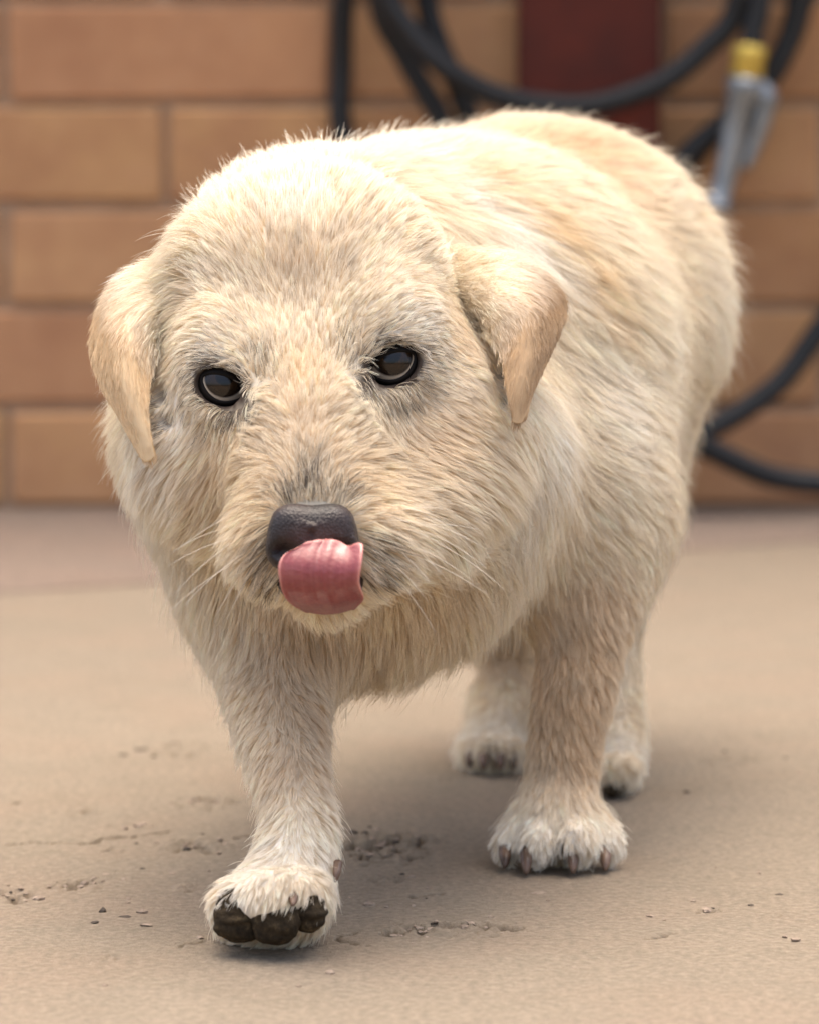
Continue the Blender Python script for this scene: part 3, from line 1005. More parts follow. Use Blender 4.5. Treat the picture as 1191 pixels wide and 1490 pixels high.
def fur(name, parent, V, F, N, count, dens, field, colour, clump_mm=2.2, K=6, width=0.000070, clump=0.88, seed=1):
    """Grow hair curves on a surface. dens: weight per face; field(p, n) -> dir, length, lift."""
    r = np.random.default_rng(seed)
    if F.shape[1] == 4:
        T = np.concatenate([F[:, [0, 1, 2]], F[:, [0, 2, 3]]])
        dn = np.concatenate([dens, dens])
    else:
        T, dn = F, dens
    e1, e2 = V[T[:, 1]] - V[T[:, 0]], V[T[:, 2]] - V[T[:, 0]]
    area = np.linalg.norm(np.cross(e1, e2), axis=1) / 2
    w = area * dn
    cw = np.cumsum(w); cw /= cw[-1]

    def sample(n):
        f = np.searchsorted(cw, r.random(n))
        f = np.minimum(f, len(T) - 1)
        a, b = r.random(n), r.random(n)
        sw = a + b > 1
        a[sw], b[sw] = 1 - a[sw], 1 - b[sw]
        p = V[T[f, 0]] + e1[f] * a[:, None] + e2[f] * b[:, None]
        n_ = N[T[f, 0]] * (1 - a - b)[:, None] + N[T[f, 1]] * a[:, None] + N[T[f, 2]] * b[:, None]
        n_ /= np.linalg.norm(n_, axis=1, keepdims=True) + 1e-9
        return p, n_

    def shape(p, n, D, Ln, lift, jit):
        """K points per hair."""
        side = np.cross(n, D)
        ang = r.normal(0, jit, len(p))
        D = D * np.cos(ang)[:, None] + side * np.sin(ang)[:, None]
        side = np.cross(n, D)
        pts = np.empty((len(p), K, 3)); pts[:, 0] = p - n * 0.0006
        curl = r.normal(0, 0.16, len(p))
        l0 = np.clip(lift * r.uniform(1.0, 1.9, len(p)), 0, 1.3)
        l1 = lift * r.uniform(0.0, 0.55, len(p))
        for i in range(1, K):
            s = (i - .5) / (K - 1)
            a = l0 * (1 - s) + l1 * s
            c = curl * (s - .4)
            step = (D * np.cos(c)[:, None] + side * np.sin(c)[:, None]) * np.cos(a)[:, None] + n * np.sin(a)[:, None]
            step[:, 2] -= 0.10 * s
            pts[:, i] = pts[:, i - 1] + step * (Ln / (K - 1))[:, None]
        return pts

    # clump guides
    tot_area = (area * (dn > 0)).sum()
    M = max(40, int(count / 20))
    gp, gn = sample(M)
    gD, gL, gl = field(gp, gn)
    gL = gL * r.uniform(0.75, 1.2, M)
    gpts = shape(gp, gn, gD, gL, gl, 0.13)
    gtone = r.normal(0, 0.07, M)
    kd = KDTree(M)
    for i in range(M):
        kd.insert(gp[i], i)
    kd.balance()
    p, n = sample(count)
    keep = ~bare(p)
    p, n = p[keep], n[keep]
    cnt = len(p)
    gi = np.fromiter((kd.find(q)[1] for q in p), np.int64, cnt)
    D, Ln, lift = field(p, n)
    Ln = Ln * r.uniform(0.55, 1.1, cnt)
    stray = r.random(cnt) < 0.05
    lift = np.where(stray, lift * 1.35 + .06, lift)
    Ln = np.where(stray, Ln * 1.2, Ln)
    pts = shape(p, n, D, Ln, lift, 0.07)
    gdist = np.linalg.norm(gp[gi] - p, axis=1)
    st = clump * r.uniform(0.4, 1.0, cnt) * np.clip(1.4 - gdist / (3.2 * clump_mm / 1000), 0, 1)
    # stray hairs ignore their clump
    st *= ~stray
    for i in range(1, K):
        s = i / (K - 1)
        # follow the guide's bend, closing towards its tip
        tgt = gpts[gi, i]
        f = (st * s ** 1.3)[:, None]
        pts[:, i] = pts[:, i] * (1 - f) + tgt * f
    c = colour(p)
    c = c * (1 + gtone[gi] + r.normal(0, 0.075, cnt))[:, None]
    dark_hair_shade_p = dark_hair_shade_at(p)
    dk = r.random(cnt) < dark_hair_shade_p
    c[dk] = np.where((dark_hair_shade_p[dk] < .42)[:, None], GREY * r.uniform(0.25, 0.9, (dk.sum(), 1)), DARK * r.uniform(0.6, 2.2, (dk.sum(), 1)))
    c = np.clip(c, 0.01, 0.93)
    cv = bpy.data.hair_curves.new(name)
    cv.add_curves([K] * cnt)
    cv.attributes['position'].data.foreach_set('vector', pts.astype(np.float32).ravel())
    rad = width * r.uniform(0.7, 1.3, (cnt, 1)) * np.interp(np.linspace(0, 1, K), [0, .5, .85, 1], [1, .95, .6, .15])[None]
    at = cv.attributes.get('radius') or cv.attributes.new('radius', 'FLOAT', 'POINT')
    at.data.foreach_set('value', rad.astype(np.float32).ravel())
    at = cv.attributes.new('hair_color', 'FLOAT_COLOR', 'CURVE')
    at.data.foreach_set('color', np.concatenate([c, np.ones((cnt, 1))], 1).astype(np.float32).ravel())
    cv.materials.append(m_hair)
    o = bpy.data.objects.new(name, cv)
    o['kind'] = 'stuff'
    return link(o, parent)

# skin colour under the coat
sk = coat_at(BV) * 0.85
q = dark_hair_shade_at(BV)
for (ex, ey, er, sl), (c_e, r_e, z_e) in zip(EYES, EYE_C):
    rel = BV - c_e
    dd = np.sqrt((rel @ AX_R / (r_e * 1.02)) ** 2 + ((rel @ AX_U + r_e * .06) / (r_e * .86)) ** 2) + np.where(rel @ AX_F > r_e, 9, 0)
    q = np.maximum(q, np.clip((1.15 - dd) * 5, 0, 1))
q = q[:, None]
sk = sk * (1 - q) + DARK * q
pb = ((BV - P(470, 850, 1.42)) ** 2).sum(1)
at = me.attributes.new('coat', 'FLOAT_COLOR', 'POINT')
at.data.foreach_set('color', np.concatenate([sk, np.ones((len(sk), 1))], 1).astype(np.float32).ravel())

FC = BV[BF].mean(1)
FNn = BN[BF].mean(1)
view = CAMP - FC
view /= np.linalg.norm(view, axis=1, keepdims=True)
face_on = (FNn * view).sum(1)
_, fl, _ = comb_at(FC, FNn)
dens = np.interp(face_on, [-1, -0.35, -0.05, 1], [0.12, 0.15, 0.8, 1.0]) * np.interp(fl, [.006, .012, .03], [1.8, 1.25, 0.8])
HAIRS = 420000
fur('fur', dog, BV, BF, BN, HAIRS, dens, comb_at, coat_at, seed=3)

# whiskers: a few long stiff hairs on the muzzle and brows
wr = np.random.default_rng(77)
W_ROOTS = [(x + wr.normal(0, 10), y + wr.normal(0, 10), dx, dy, dz, L_) for x, y, dx, dy, dz, L_ in
           [(560, 770, 1, .15, -.1, 42), (575, 790, 1, .35, -.1, 40), (565, 810, .9, .5, -.1, 36), (590, 760, 1, -.1, 0, 40), (555, 745, 1, -.1, -.1, 34), (585, 800, .95, .6, 0, 34),
            (365, 780, -1, .3, -.1, 36), (355, 800, -1, .5, -.1, 36), (370, 815, -.8, .7, -.1, 32), (350, 760, -1, .1, 0, 34), (600, 780, 1, .3, -.2, 38), (545, 760, 1, .0, -.2, 30),
            (350, 505, -.3, -.6, -.6, 18), (335, 512, -.5, -.5, -.6, 16), (380, 515, .1, -.5, -.8, 16), (545, 480, .2, -.6, -.7, 18), (570, 475, .6, -.5, -.6, 18), (520, 495, -.1, -.4, -.9, 16)] for _ in range(2)]
wp = []
for x, y, dx, dy, dz, L_ in W_ROOTS:
    h_ = hit(x, y)
    if h_ is None:
        continue
    d_ = D3(dx, dy, dz) + wr.normal(0, .12, 3)
    d_ /= np.linalg.norm(d_)
    tt_ = np.linspace(0, 1, 8)[:, None]
    L_ = L_ / 1000 * wr.uniform(.6, 1.0)
    wp.append(h_ + d_ * tt_ * L_ + np.array([0, 0, -1.0]) * (tt_ ** 2) * L_ * .25)
wp = np.array(wp)
cv = bpy.data.hair_curves.new('whiskers')
cv.add_curves([8] * len(wp))
cv.attributes['position'].data.foreach_set('vector', wp.astype(np.float32).ravel())
at = cv.attributes.get('radius') or cv.attributes.new('radius', 'FLOAT', 'POINT')
at.data.foreach_set('value', np.tile(np.linspace(0.00013, 0.00003, 8), len(wp)).astype(np.float32))
at = cv.attributes.new('hair_color', 'FLOAT_COLOR', 'CURVE')
at.data.foreach_set('color', np.tile(np.append(WHITE, 1.0), len(wp)).astype(np.float32))
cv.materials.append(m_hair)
link(bpy.data.objects.new('whiskers', cv), dog)['kind'] = 'stuff'

# ------------------------------------------------------------------ ears
def grid_mesh(rows, nu=18, nv=8):
    """Smooth sheet through rows of (px, py, Z) stations."""
    R = np.array([[P(*q) for q in row] for row in rows])
    R = np.stack([catmull(R[:, j], nv) for j in range(R.shape[1])], 1)
    R = np.stack([catmull(R[i], nu // (R.shape[1] - 1)) for i in range(R.shape[0])], 0)
    return R

def ear(rows, parent, seed, tone):
    R = grid_mesh(rows)
    a, b = R.shape[:2]
    du = np.gradient(R, axis=1); dv = np.gradient(R, axis=0)
    nm = np.cross(du, dv)
    nm /= np.linalg.norm(nm, axis=2, keepdims=True) + 1e-9
    if (nm[a // 2, b // 2] @ (CAMP - R[a // 2, b // 2])) < 0:
        nm = -nm
    th = 0.0016
    front, back = R + nm * th, R - nm * th
    V = np.concatenate([front.reshape(-1, 3), back.reshape(-1, 3)])
    i = np.arange(a * b).reshape(a, b)
    qf = np.stack([i[:-1, :-1], i[:-1, 1:], i[1:, 1:], i[1:, :-1]], -1).reshape(-1, 4)
    F = [qf, qf[:, ::-1] + a * b]
    loop = np.concatenate([i[0, :-1], i[:-1, -1], i[-1, :0:-1], i[:0:-1, 0]])
    l2 = np.roll(loop, -1)
    F.append(np.stack([loop, loop + a * b, l2 + a * b, l2], -1))
    F = np.concatenate(F)
    c = (V[qf[0, 0]] + V[qf[0, 2]]) / 2
    t = np.cross(V[qf[0, 1]] - V[qf[0, 0]], V[qf[0, 2]] - V[qf[0, 0]])
    if t @ nm[0, 0] < 0:
        F = F[:, ::-1]
    o = np_mesh('ear', V, F, m_skin, parent)
    wt_ = np.clip(np.concatenate([np.repeat(np.linspace(0, 1, a), b)] * 2) * 4.5 - .85, 0, 1)[:, None]
    col = CREAM * .95 * (1 - wt_) + tone * wt_
    at = o.data.attributes.new('coat', 'FLOAT_COLOR', 'POINT')
    at.data.foreach_set('color', np.concatenate([col, np.ones((len(V), 1))], 1).astype(np.float32).ravel())
    Nn = np.concatenate([nm.reshape(-1, 3), -nm.reshape(-1, 3)])
    VV = np.concatenate([dv.reshape(-1, 3)] * 2)
    VV /= np.linalg.norm(VV, axis=1, keepdims=True) + 1e-9
    tt = np.repeat(np.linspace(0, 1, a), b)
    tt = np.concatenate([tt, tt])
    kd = KDTree(len(V))
    for k, v in enumerate(V):
        kd.insert(v, k)
    kd.balance()
    def f(p, n):
        k = np.fromiter((kd.find(q)[1] for q in p), np.int64, len(p))
        d = VV[k] - n * (VV[k] * n).sum(1, keepdims=True)
        d /= np.linalg.norm(d, axis=1, keepdims=True) + 1e-9
        return d, np.interp(tt[k], [0, .2, .4, .7, 1], [.018, .012, .007, .005, .004]), np.radians(np.interp(tt[k], [0, .4, 1], [24, 16, 10]))
    def colr(p):
        k = np.fromiter((kd.find(q)[1] for q in p), np.int64, len(p))
        w = np.clip(tt[k] * 4.5 - .85, 0, 1)[:, None]
        return (WHITE * .4 + CREAM * .6) * (1 - w) + tone * w
    dn = np.ones(len(F))
    fo = fur('fur', o, V, F, Nn, 16000, dn, f, colr, clump_mm=1.5, clump=.5, seed=seed, width=0.00006)
    return o

ear([[(246, 498, 1.490), (262, 432, 1.492), (268, 376, 1.510)],
     [(224, 512, 1.470), (220, 440, 1.474), (205, 392, 1.500)],
     [(217, 545, 1.458), (182, 476, 1.462), (158, 432, 1.510)],
     [(215, 580, 1.449), (174, 530, 1.454), (136, 495, 1.508)],
     [(217, 615, 1.445), (186, 586, 1.448), (146, 552, 1.492)],
     [(222, 646, 1.443), (204, 640, 1.445), (176, 606, 1.466)],
     [(226, 664, 1.443), (215, 671, 1.444), (202, 655, 1.450)]], dog, 21, GOLD * .25 + TAN * .68)
ear([[(682, 472, 1.515), (632, 425, 1.515), (644, 366, 1.530)],
     [(716, 486, 1.478), (716, 425, 1.478), (725, 372, 1.505)],
     [(732, 520, 1.462), (764, 450, 1.466), (790, 404, 1.520)],
     [(736, 550, 1.452), (774, 500, 1.457), (820, 446, 1.522)],
     [(739, 580, 1.447), (766, 550, 1.450), (802, 502, 1.500)],
     [(744, 603, 1.445), (757, 596, 1.447), (776, 560, 1.470)],
     [(744, 612, 1.445), (753, 617, 1.445), (766, 606, 1.450)]], dog, 22, TAN * np.array([.66, .60, .54]))

# ------------------------------------------------------------------ eyes
t = NT('eye')
co = t.coord('Object')
sep = t.n('ShaderNodeSeparateXYZ'); t.l(co, sep.inputs[0])
ln = t.n('ShaderNodeVectorMath', operation='LENGTH'); 
cx = t.n('ShaderNodeCombineXYZ'); t.l(sep.outputs[0], cx.inputs[0]); t.l(sep.outputs[1], cx.inputs[1])
t.l(cx.outputs[0], ln.inputs[0])
rad_n = t.n('ShaderNodeMath', operation='MULTIPLY'); rad_n.inputs[1].default_value = 1.0
t.l(ln.outputs['Value'], rad_n.inputs[0])
iris = t.ramp(rad_n.outputs[0], [(0.0, (0.004, .003, .003)), (0.28, (0.005, .004, .003)), (0.34, (0.028, .015, .007)), (0.54, (0.018, .010, .005)), (0.65, (0.010, .006, .005)), (0.70, (0.40, .34, .27)), (1.0, (0.30, .22, .16))])
t.set(iris, 0.12, 0.5)
t.b.inputs['Coat Weight'].default_value = 1.0
t.b.inputs['Coat Roughness'].default_value = 0.03
t.b.inputs['Coat Weight'].default_value = 0.22
t.b.inputs['Specular IOR Level'].default_value = 0.3
m_eye = t.m
t = NT('eye rim')
m_rim = t.set((0.008, 0.006, 0.005), 0.6, 0.12)

for (ex, ey, er, sl), (c, r, ez) in zip(EYES, EYE_C):
    gaze = CAMP - c; gaze /= np.linalg.norm(gaze)
    gaze = gaze + AX_U * 0.33 + AX_R * (0.05 if ex < 450 else -0.03); gaze /= np.linalg.norm(gaze)
    xx = np.cross(AX_U, gaze); xx /= np.linalg.norm(xx); yy = np.cross(gaze, xx)
    V, F = ellipsoid((0, 0, 0), np.array([1, 0, 0]), np.array([0, 1, 0]), np.array([0, 0, 1]), 40, 28)
    eo = mesh_obj('eye', V, F, m_eye)
    eo.matrix_world = Matrix(((xx[0] * r, yy[0] * r, gaze[0] * r, c[0]), (xx[1] * r, yy[1] * r, gaze[1] * r, c[1]), (xx[2] * r, yy[2] * r, gaze[2] * r, c[2]), (0, 0, 0, 1)))
    eo.parent = dog
    # lids: a rolled rim around an almond opening, lying on the ball
    fw = CAMP - c; fw /= np.linalg.norm(fw)
    a = math.radians(sl)
    ux = AX_R * math.cos(a) + AX_U * math.sin(a); uy = np.cross(fw, ux); uy /= np.linalg.norm(uy); ux = np.cross(uy, fw)
    V, F = [], []
    n = 56
    rings = [(0.0, 0.96), (0.0, 1.01), (0.05, 1.05), (0.14, 1.07), (0.26, 1.06), (0.45, 1.04), (0.7, 1.03), (1.0, 1.03)]
    for g, hgt in rings:
        for i in range(n):
            th = 2 * math.pi * i / n
            s_, c_ = math.sin(th), math.cos(th)
            ox = 0.72 * c_
            oy = (0.31 if s_ > 0 else 0.50) * s_ * (1 - 0.22 * c_ ** 2)
            x, y = ox * (1 - g) + c_ * g, oy * (1 - g) + s_ * g
            zz = math.sqrt(max(0.0, 1 - x * x - y * y))
            V.append(c + r * hgt * (ux * x + uy * y + fw * zz))
    for k in range(len(rings) - 1):
        for i in range(n):
            j = (i + 1) % n
            F.append((k * n + i, k * n + j, (k + 1) * n + j, (k + 1) * n + i))
    mesh_obj('eyelid', V, F, m_rim, dog)

# ------------------------------------------------------------------ nose leather
t = NT('nose leather')
co = t.coord('Object')
vor = t.n('ShaderNodeTexVoronoi'); vor.inputs['Scale'].default_value = 900; t.l(co, vor.inputs['Vector'])
c_ = t.mix(t.ramp(t.noise(co, 70, 4), [(0.40, (0, 0, 0)), (0.66, (1, 1, 1))]), (0.013, 0.011, 0.011), (0.032, 0.020, 0.018))
c_ = t.mix(t.ramp(t.noise(co, 300, 3), [(0.60, (0, 0, 0)), (0.78, (.5,) * 3)]), c_, (0.13, 0.115, 0.11))
ab_ = t.n('ShaderNodeAttribute', attribute_name='pigment')
c_ = t.mix(ab_.outputs['Fac'], c_, (0.070, 0.034, 0.029))
m_nose = t.set(c_, 0.44, 0.35)
t.bump(vor.outputs['Distance'], 0.5, 0.0006)
nr_ = px_r(1, 1.392)
V, F = ellipsoid(NOSE_C, AX_R * 63 * nr_, AX_U * 52 * nr_, -AX_F * 50 * nr_, 56, 40)
V = np.array(V)
rel = V - NOSE_C
q_ = np.stack([rel @ AX_R / (63 * nr_), rel @ AX_U / (52 * nr_), rel @ AX_F / (50 * nr_)], 1)
V = NOSE_C + rel / ((np.abs(q_) ** 3.2).sum(1) ** (1 / 3.2))[:, None]
rel = V - NOSE_C
X, U, Fz = rel @ AX_R / nr_, rel @ AX_U / nr_, -(rel @ AX_F) / nr_
# square the wings, flatten the front, press in the nostrils and the groove
V += AX_R[None] * (np.sign(X) * 6 * np.clip(np.abs(X) / 50, 0, 1) * np.clip(-U / 40 + .6, 0, 1) * nr_)[:, None]
for sx_ in (-1, 1):
    g_ = np.exp(-(((X - sx_ * 36) / 15) ** 2 + ((U + 20) / 12) ** 2)) * (Fz > 0)
    V += AX_F[None] * (g_ * 20 * nr_)[:, None]
V += AX_F[None] * (np.exp(-(X / 5) ** 2) * (U < 10) * (Fz > 0) * 5 * nr_)[:, None]
V -= AX_U[None] * (np.exp(-(X / 26) ** 2) * (U > 25) * 5 * nr_)[:, None]
nose = mesh_obj('nose', V, F, m_nose, dog)
at = nose.data.attributes.new('pigment', 'FLOAT', 'POINT')
rel = V - NOSE_C
X, U = rel @ AX_R / nr_, rel @ AX_U / nr_
at.data.foreach_set('value', (0.85 * np.exp(-((X - 8) / 42) ** 2 - ((U + 2) / 20) ** 2)).astype(np.float32))

# dark lips behind the tongue
t = NT('lip'); m_lip = t.set((0.020, 0.013, 0.012), 0.4, 0.4)
V, F = tube(catmull([P(405, 815, 1.410), P(412, 845, 1.404), P(430, 866, 1.400), P(478, 876, 1.400), P(506, 868, 1.400), P(518, 850, 1.404), P(518, 825, 1.412)], 6), 0.0030, 10)
mesh_obj('lip', V, F, m_lip, dog)

# ------------------------------------------------------------------ tongue, curled up over the nose
t = NT('tongue')
co = t.coord('Object')
at_ = t.n('ShaderNodeAttribute', attribute_name='rim')
ac_ = t.n('ShaderNodeAttribute', attribute_name='across')
cmb = t.n('ShaderNodeCombineXYZ'); t.l(ac_.outputs['Fac'], cmb.inputs[0])
w1 = t.noise(cmb.outputs[0], 5.5, 2, 0.5)
c_ = t.mix(t.ramp(w1, [(0.35, (0, 0, 0)), (0.65, (1, 1, 1))]), (0.21, 0.032, 0.036), (0.27, 0.060, 0.058))
c_ = t.mix(t.ramp(t.noise(co, 160, 4), [(0.45, (0, 0, 0)), (0.7, (.5,) * 3)]), c_, (0.30, 0.098, 0.088))
c_ = t.mix(at_.outputs['Fac'], c_, (0.50, 0.20, 0.17))
m_tongue = t.set(c_, 0.42, 0.4)
t.b.inputs['Subsurface Weight'].default_value = 0.2
t.b.inputs['Subsurface Radius'].default_value = (0.004, 0.0015, 0.001)
t.b.inputs['Subsurface Scale'].default_value = 1.0
t.b.inputs['Coat Weight'].default_value = 0.5
t.b.inputs['Coat Roughness'].default_value = 0.10
t.bump(t.noise(co, 600, 3), 0.5, 0.0008)
# stations bottom to top: left x, right x, left y, right y, depth
ST = [(450, 512, 888, 884, 1.412), (424, 528, 874, 868, 1.388), (412, 527, 860, 858, 1.377), (406, 524, 845, 846, 1.371), (404, 527, 824, 826, 1.370),
      (412, 529, 808, 808, 1.373), (430, 527, 797, 799, 1.377)]
ST = catmull(ST, 4)
nu_ = 33
ev = np.linspace(-1, 1, nu_)
Rg = np.empty((len(ST), nu_, 3)); rimv = np.empty((len(ST), nu_)); acr = np.empty((len(ST), nu_))
for i, (xl, xr, yl, yr, z) in enumerate(ST):
    vv = i / (len(ST) - 1)
    for j, e in enumerate(ev):
        f = (e + 1) / 2
        x = xl + (xr - xl) * f
        y = yl + (yr - yl) * f
        y += (1 - e * e) * np.interp(vv, [0, .25, 1], [6, 8, -10])           # rounded tip and root
        y += vv ** 3 * (7 * math.exp(-((e - .55) / .22) ** 2) - 5 * math.exp(-((e - .92) / .12) ** 2))
        cup = 0.0065 * (1 - e * e) * (0.35 + .65 * vv)                      # hollow: middle lies back
        ridge = -0.0010 * math.exp(-((e - .12) / .09) ** 2) + 0.0007 * math.exp(-((e + .12) / .09) ** 2) + 0.00015 * math.sin(e * 17 + 2 * vv) * (1 - abs(e)) 
        zz = z - 0.009 + cup * 0.9 + ridge
        zz += 0.004 * math.exp(-((vv - 1) / .10) ** 2) * 0
        Rg[i, j] = P(x, y, zz)
        rimv[i, j] = max(np.clip((abs(e) - .93) / .06, 0, 1) * (vv > .08), np.clip((vv - .93) / .06, 0, 1))
        acr[i, j] = e
a_, b_ = Rg.shape[:2]
du = np.gradient(Rg, axis=1); dv = np.gradient(Rg, axis=0)
nm = np.cross(du, dv); nm /= np.linalg.norm(nm, axis=2, keepdims=True) + 1e-9
if nm[a_ // 2, b_ // 2] @ (CAMP - Rg[a_ // 2, b_ // 2]) < 0:
    nm = -nm
th = 0.0013
edge = np.minimum.reduce([np.abs(np.abs(ev)[None] - 1) * np.ones((a_, 1)) * 20, (1 - np.linspace(0, 1, a_))[:, None] * np.ones((1, b_)) * 16])
tk = th * np.sqrt(np.clip(edge, 0.04, 1)) 
roll = 0.0016 * np.clip(1 - edge / 1.6, 0, 1)                             # thick rim turned a little to the viewer
Vt = np.concatenate([(Rg + nm * (tk + roll)[..., None]).reshape(-1, 3), (Rg - nm * (tk - roll * .3)[..., None]).reshape(-1, 3)])
i_ = np.arange(a_ * b_).reshape(a_, b_)
qf = np.stack([i_[:-1, :-1], i_[:-1, 1:], i_[1:, 1:], i_[1:, :-1]], -1).reshape(-1, 4)
lp = np.concatenate([i_[0, :-1], i_[:-1, -1], i_[-1, :0:-1], i_[:0:-1, 0]]); l2 = np.roll(lp, -1)
Ft = np.concatenate([qf, qf[:, ::-1] + a_ * b_, np.stack([lp, lp + a_ * b_, l2 + a_ * b_, l2], -1)])
tongue = np_mesh('tongue', Vt, Ft, m_tongue, dog)
bm = bmesh.new(); bm.from_mesh(tongue.data); bmesh.ops.recalc_face_normals(bm, faces=bm.faces); bm.to_mesh(tongue.data); bm.free()
for nme, arr in (('rim', rimv), ('across', acr)):
    at = tongue.data.attributes.new(nme, 'FLOAT', 'POINT')
    at.data.foreach_set('value', np.concatenate([arr.ravel()] * 2).astype(np.float32))
md = tongue.modifiers.new('smooth', 'SUBSURF'); md.levels = 1; md.render_levels = 1

# ------------------------------------------------------------------ paw pads and claws
t = NT('paw pad')
co = t.coord('Object')
m_pad = t.set(t.ramp(t.noise(co, 220, 4, 0.65), [(0.32, (0.020, 0.015, 0.010)), (0.55, (0.045, 0.033, 0.020)), (0.76, (0.13, 0.095, 0.052))]), 0.95, 0.1)
t.bump(t.noise(co, 500, 4, 0.7), 0.7, 0.0012)
def pad_blob(parts, seed):
    """A leathery pad: a few soft lobes merged and wrinkled."""
    c = np.array([P(x, y, z) for x, y, z, _, _, _ in parts])
    f = Field(c.min(0) - .018, c.max(0) + .018, 0.0008)
    for x, y, z, rx, ry, rz in parts:
        f.ell(P(x, y, z), np.array([px_r(rx, z), px_r(ry, z), px_r(rz, z)]), 0.006)
    V, F = f.surface()
    cc_ = V.mean(0)
    w = noise2(V[:, 0] * 230 + 3, V[:, 2] * 230 + V[:, 1] * 90, seed, 4) * 0.0010 + noise2(V[:, 0] * 70, V[:, 2] * 420, seed + 1, 2) * 0.0010
    dv_ = V - cc_
    dv_ /= np.linalg.norm(dv_, axis=1, keepdims=True) + 1e-9
    V = V + dv_ * w[:, None]
    np_mesh('paw_pad', V, F[:, ::-1] if False else F, m_pad, dog)

pad_blob([(344, 1328, 1.405, 34, 38, 24), (352, 1346, 1.404, 34, 24, 22)], 60)
pad_blob([(404, 1338, 1.397, 33, 32, 26), (398, 1350, 1.400, 28, 20, 22)], 64)
pad_blob([(452, 1326, 1.402, 24, 25, 24), (446, 1338, 1.404, 20, 18, 20)], 68)
for (qx, qy, qz, rx, ry) in ((902, 1140, 1.772, 15, 17), (888, 1150, 1.770, 12, 11)):
    s_ = px_r(1, qz)
    V, F = ellipsoid(P(qx, qy, qz), AX_R * rx * s_, AX_U * ry * s_, -AX_F * 0.008, 18, 12)
    mesh_obj('paw_pad', V, F, m_pad, dog)
t = NT('claw')
co = t.coord('Object')
m_claw = t.set(t.ramp(t.noise(co, 160, 3), [(0.3, (0.055, 0.032, 0.022)), (0.7, (0.17, 0.105, 0.07))]), 0.4, 0.4)

def claw(a, b, r0, bend=0.0015):
    a, b = np.array(a), np.array(b)
    mid = (a + b) / 2 - AX_F * bend
    pth = catmull([a, mid, b], 5)
    V, F = tube(pth, np.interp(np.linspace(0, 1, len(pth)), [0, .5, .85, 1], [r0, r0 * .85, r0 * .5, r0 * .18]), 10)
    mesh_obj('claw', V, F, m_claw, dog)

for (x, y0, y1, z) in ((734, 1236, 1262, 1.577), (765, 1238, 1272, 1.567), (833, 1236, 1270, 1.566), (880, 1238, 1266, 1.574)):
    claw(P(x, y0 - 2, z + .009), P(x, y1 + 1, z - .002), 0.0032)
claw(P(428, 1298, 1.400), P(426, 1318, 1.388), 0.0024)
claw(P(492, 1256, 1.424), P(488, 1284, 1.417), 0.0020)
for (x, y0, y1, z) in ((682, 1096, 1118, 1.842), (702, 1100, 1122, 1.832), (727, 1100, 1122, 1.834), (746, 1098, 1120, 1.842)):
    claw(P(x, y0, z + .003), P(x, y1, z - .002), 0.0026)

# ------------------------------------------------------------------ chips and crumbs on the concrete
def stone_mat(name, a, b):
    t = NT(name)
    co = t.coord('Object')
    t.set(t.ramp(t.noise(co, 350, 3), [(0.3, a), (0.7, b)]), 0.85, 0.2)
    return t.m

m_dark = stone_mat('dark grit', (0.035, 0.028, 0.022), (0.09, 0.07, 0.055))
m_pale = stone_mat('pale chip', (0.20, 0.15, 0.11), (0.34, 0.27, 0.21))

def chip_geo(size, seed):
    """An angular flake: jittered, flattened ball."""
    r = random.Random(seed)
    bm = bmesh.new()
    bmesh.ops.create_icosphere(bm, subdivisions=1, radius=1)
    for v in bm.verts:
        v.co *= r.uniform(0.65, 1.2)
        v.co = Vector((v.co.x * size[0], v.co.y * size[1], v.co.z * size[2]))
    return bm

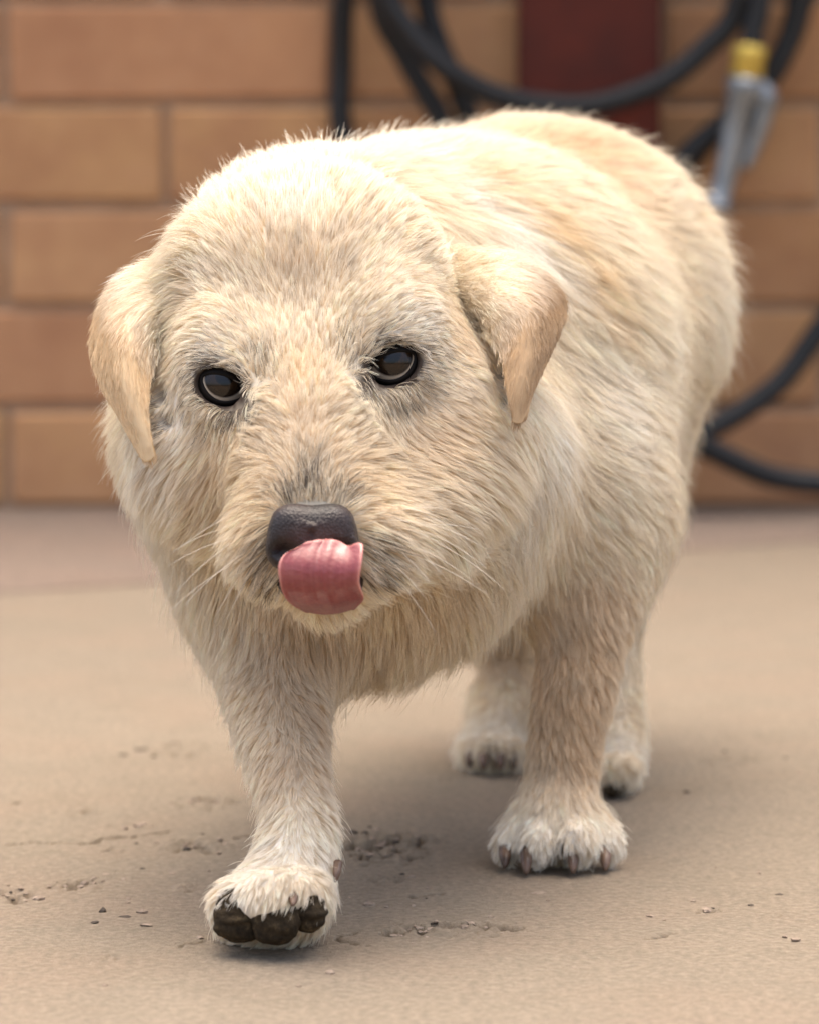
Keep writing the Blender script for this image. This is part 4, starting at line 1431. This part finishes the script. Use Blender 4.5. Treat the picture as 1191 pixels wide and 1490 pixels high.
CHIPS = [
    (150, 1328, 7.5, 6, 6.5, 1, 'dark rough pebble, the tallest of the grains in front of the lifted paw'),
    (181, 1335, 15, 7, 1.6, 1, 'thin dark flat sliver lying just beside the tallest dark pebble'),
    (213, 1347, 11, 6, 3.2, 0, 'pale flat concrete chip between the dark sliver and the lifted paw'),
    (138, 1343, 7, 5, 2.2, 1, 'small dark grain lying in front of the tallest dark pebble'),
    (291, 1365, 8, 5, 3.0, 0, 'small pale crumb at the end of a crack beside the lifted paw'),
    (785, 1300, 14, 6, 1.6, 0, 'pale thin flake lying in front of the standing forepaw'),
    (1133, 1303, 8, 4, 2.4, 1, 'dark narrow chip alone at the right edge of the concrete'),
    (1092, 1318, 5, 4, 2.2, 1, 'dark speck of grit close to the narrow chip at the right edge'),
    (998, 1153, 7, 5, 2.8, 1, 'dark chip on the bare concrete beside the far hind paw'),
    (1053, 1172, 5, 4, 2.0, 0, 'pale grain on the concrete beyond the dark chip near the hind paw'),
    (515, 1212, 9, 7, 3.5, 1, 'dark crumb at the back edge of the flaked patch between the forepaws'),
    (548, 1208, 6, 5, 3.5, 0, 'pale crumb at the back edge of the flaked patch between the forepaws'),
    (178, 1099, 9, 8, 2.0, 1, 'dark flat bit on the concrete behind the lifted paw, left one of two'),
    (205, 1091, 13, 8, 2.0, 1, 'long dark flat bit on the concrete behind the lifted paw, right one of two'),
    (154, 1273, 7, 5, 2.0, 0, 'pale chip lying alone between the long crack and the dark pebbles'),
    (251, 1272, 7, 5, 2.2, 0, 'pale chip close to the top edge of the lifted paw'),
]
for k, (x, y, a, b, h, dk, lab) in enumerate(CHIPS):
    g = G(x, y)
    u = np.linalg.norm(G(x + 1, y) - g)
    bm = chip_geo((a * u, b * u * 1.5, h * u * 0.8), 100 + k)
    o = bm_obj('stone_chip', bm, m_dark if dk else m_pale, None, False)
    o.location = (g[0], g[1], h * u * 0.35)
    o.rotation_euler = (0, 0, random.uniform(-.3, .3))
    tag(o, lab, 'chip', 'loose chips on the concrete')

bm = bmesh.new()
rr = random.Random(5)
for (cx_, cy_, wx, wy, n_) in ((560, 1235, 75, 25, 90), (285, 1230, 62, 12, 40), (300, 1168, 55, 11, 35), (110, 1290, 42, 11, 28), (20, 1304, 34, 10, 22), (660, 1353, 85, 12, 40),
                               (590, 1356, 40, 10, 20), (190, 1203, 34, 6, 14), (260, 1092, 60, 14, 22), (600, 1300, 560, 120, 90), (1060, 1110, 100, 30, 16), (1020, 1326, 40, 8, 12)):
    for _ in range(n_ // 2):
        x, y = rr.gauss(cx_, wx * .55), rr.gauss(cy_, wy * .55)
        g = G(x, y)
        sz = rr.uniform(0.0004, 0.0014) * (1 if rr.random() < .8 else 1.7)
        r_ = bmesh.ops.create_icosphere(bm, subdivisions=1, radius=1)
        for v in r_['verts']:
            v.co = Vector((v.co.x * sz * rr.uniform(.7, 1.5), v.co.y * sz * rr.uniform(.7, 1.5), v.co.z * sz * .6)) + Vector((g[0], g[1], sz * .15))
        m_ = 1 if rr.random() < .15 else 0
        for f in {f for v in r_['verts'] for f in v.link_faces}:
            f.material_index = m_
crumbs = bm_obj('crumbs', bm, m_pale, None, False)
crumbs.data.materials.append(m_dark)
crumbs['kind'] = 'stuff'
crumbs['label'] = 'tiny pale and dark crumbs scattered over the worn concrete'
crumbs['category'] = 'crumbs'
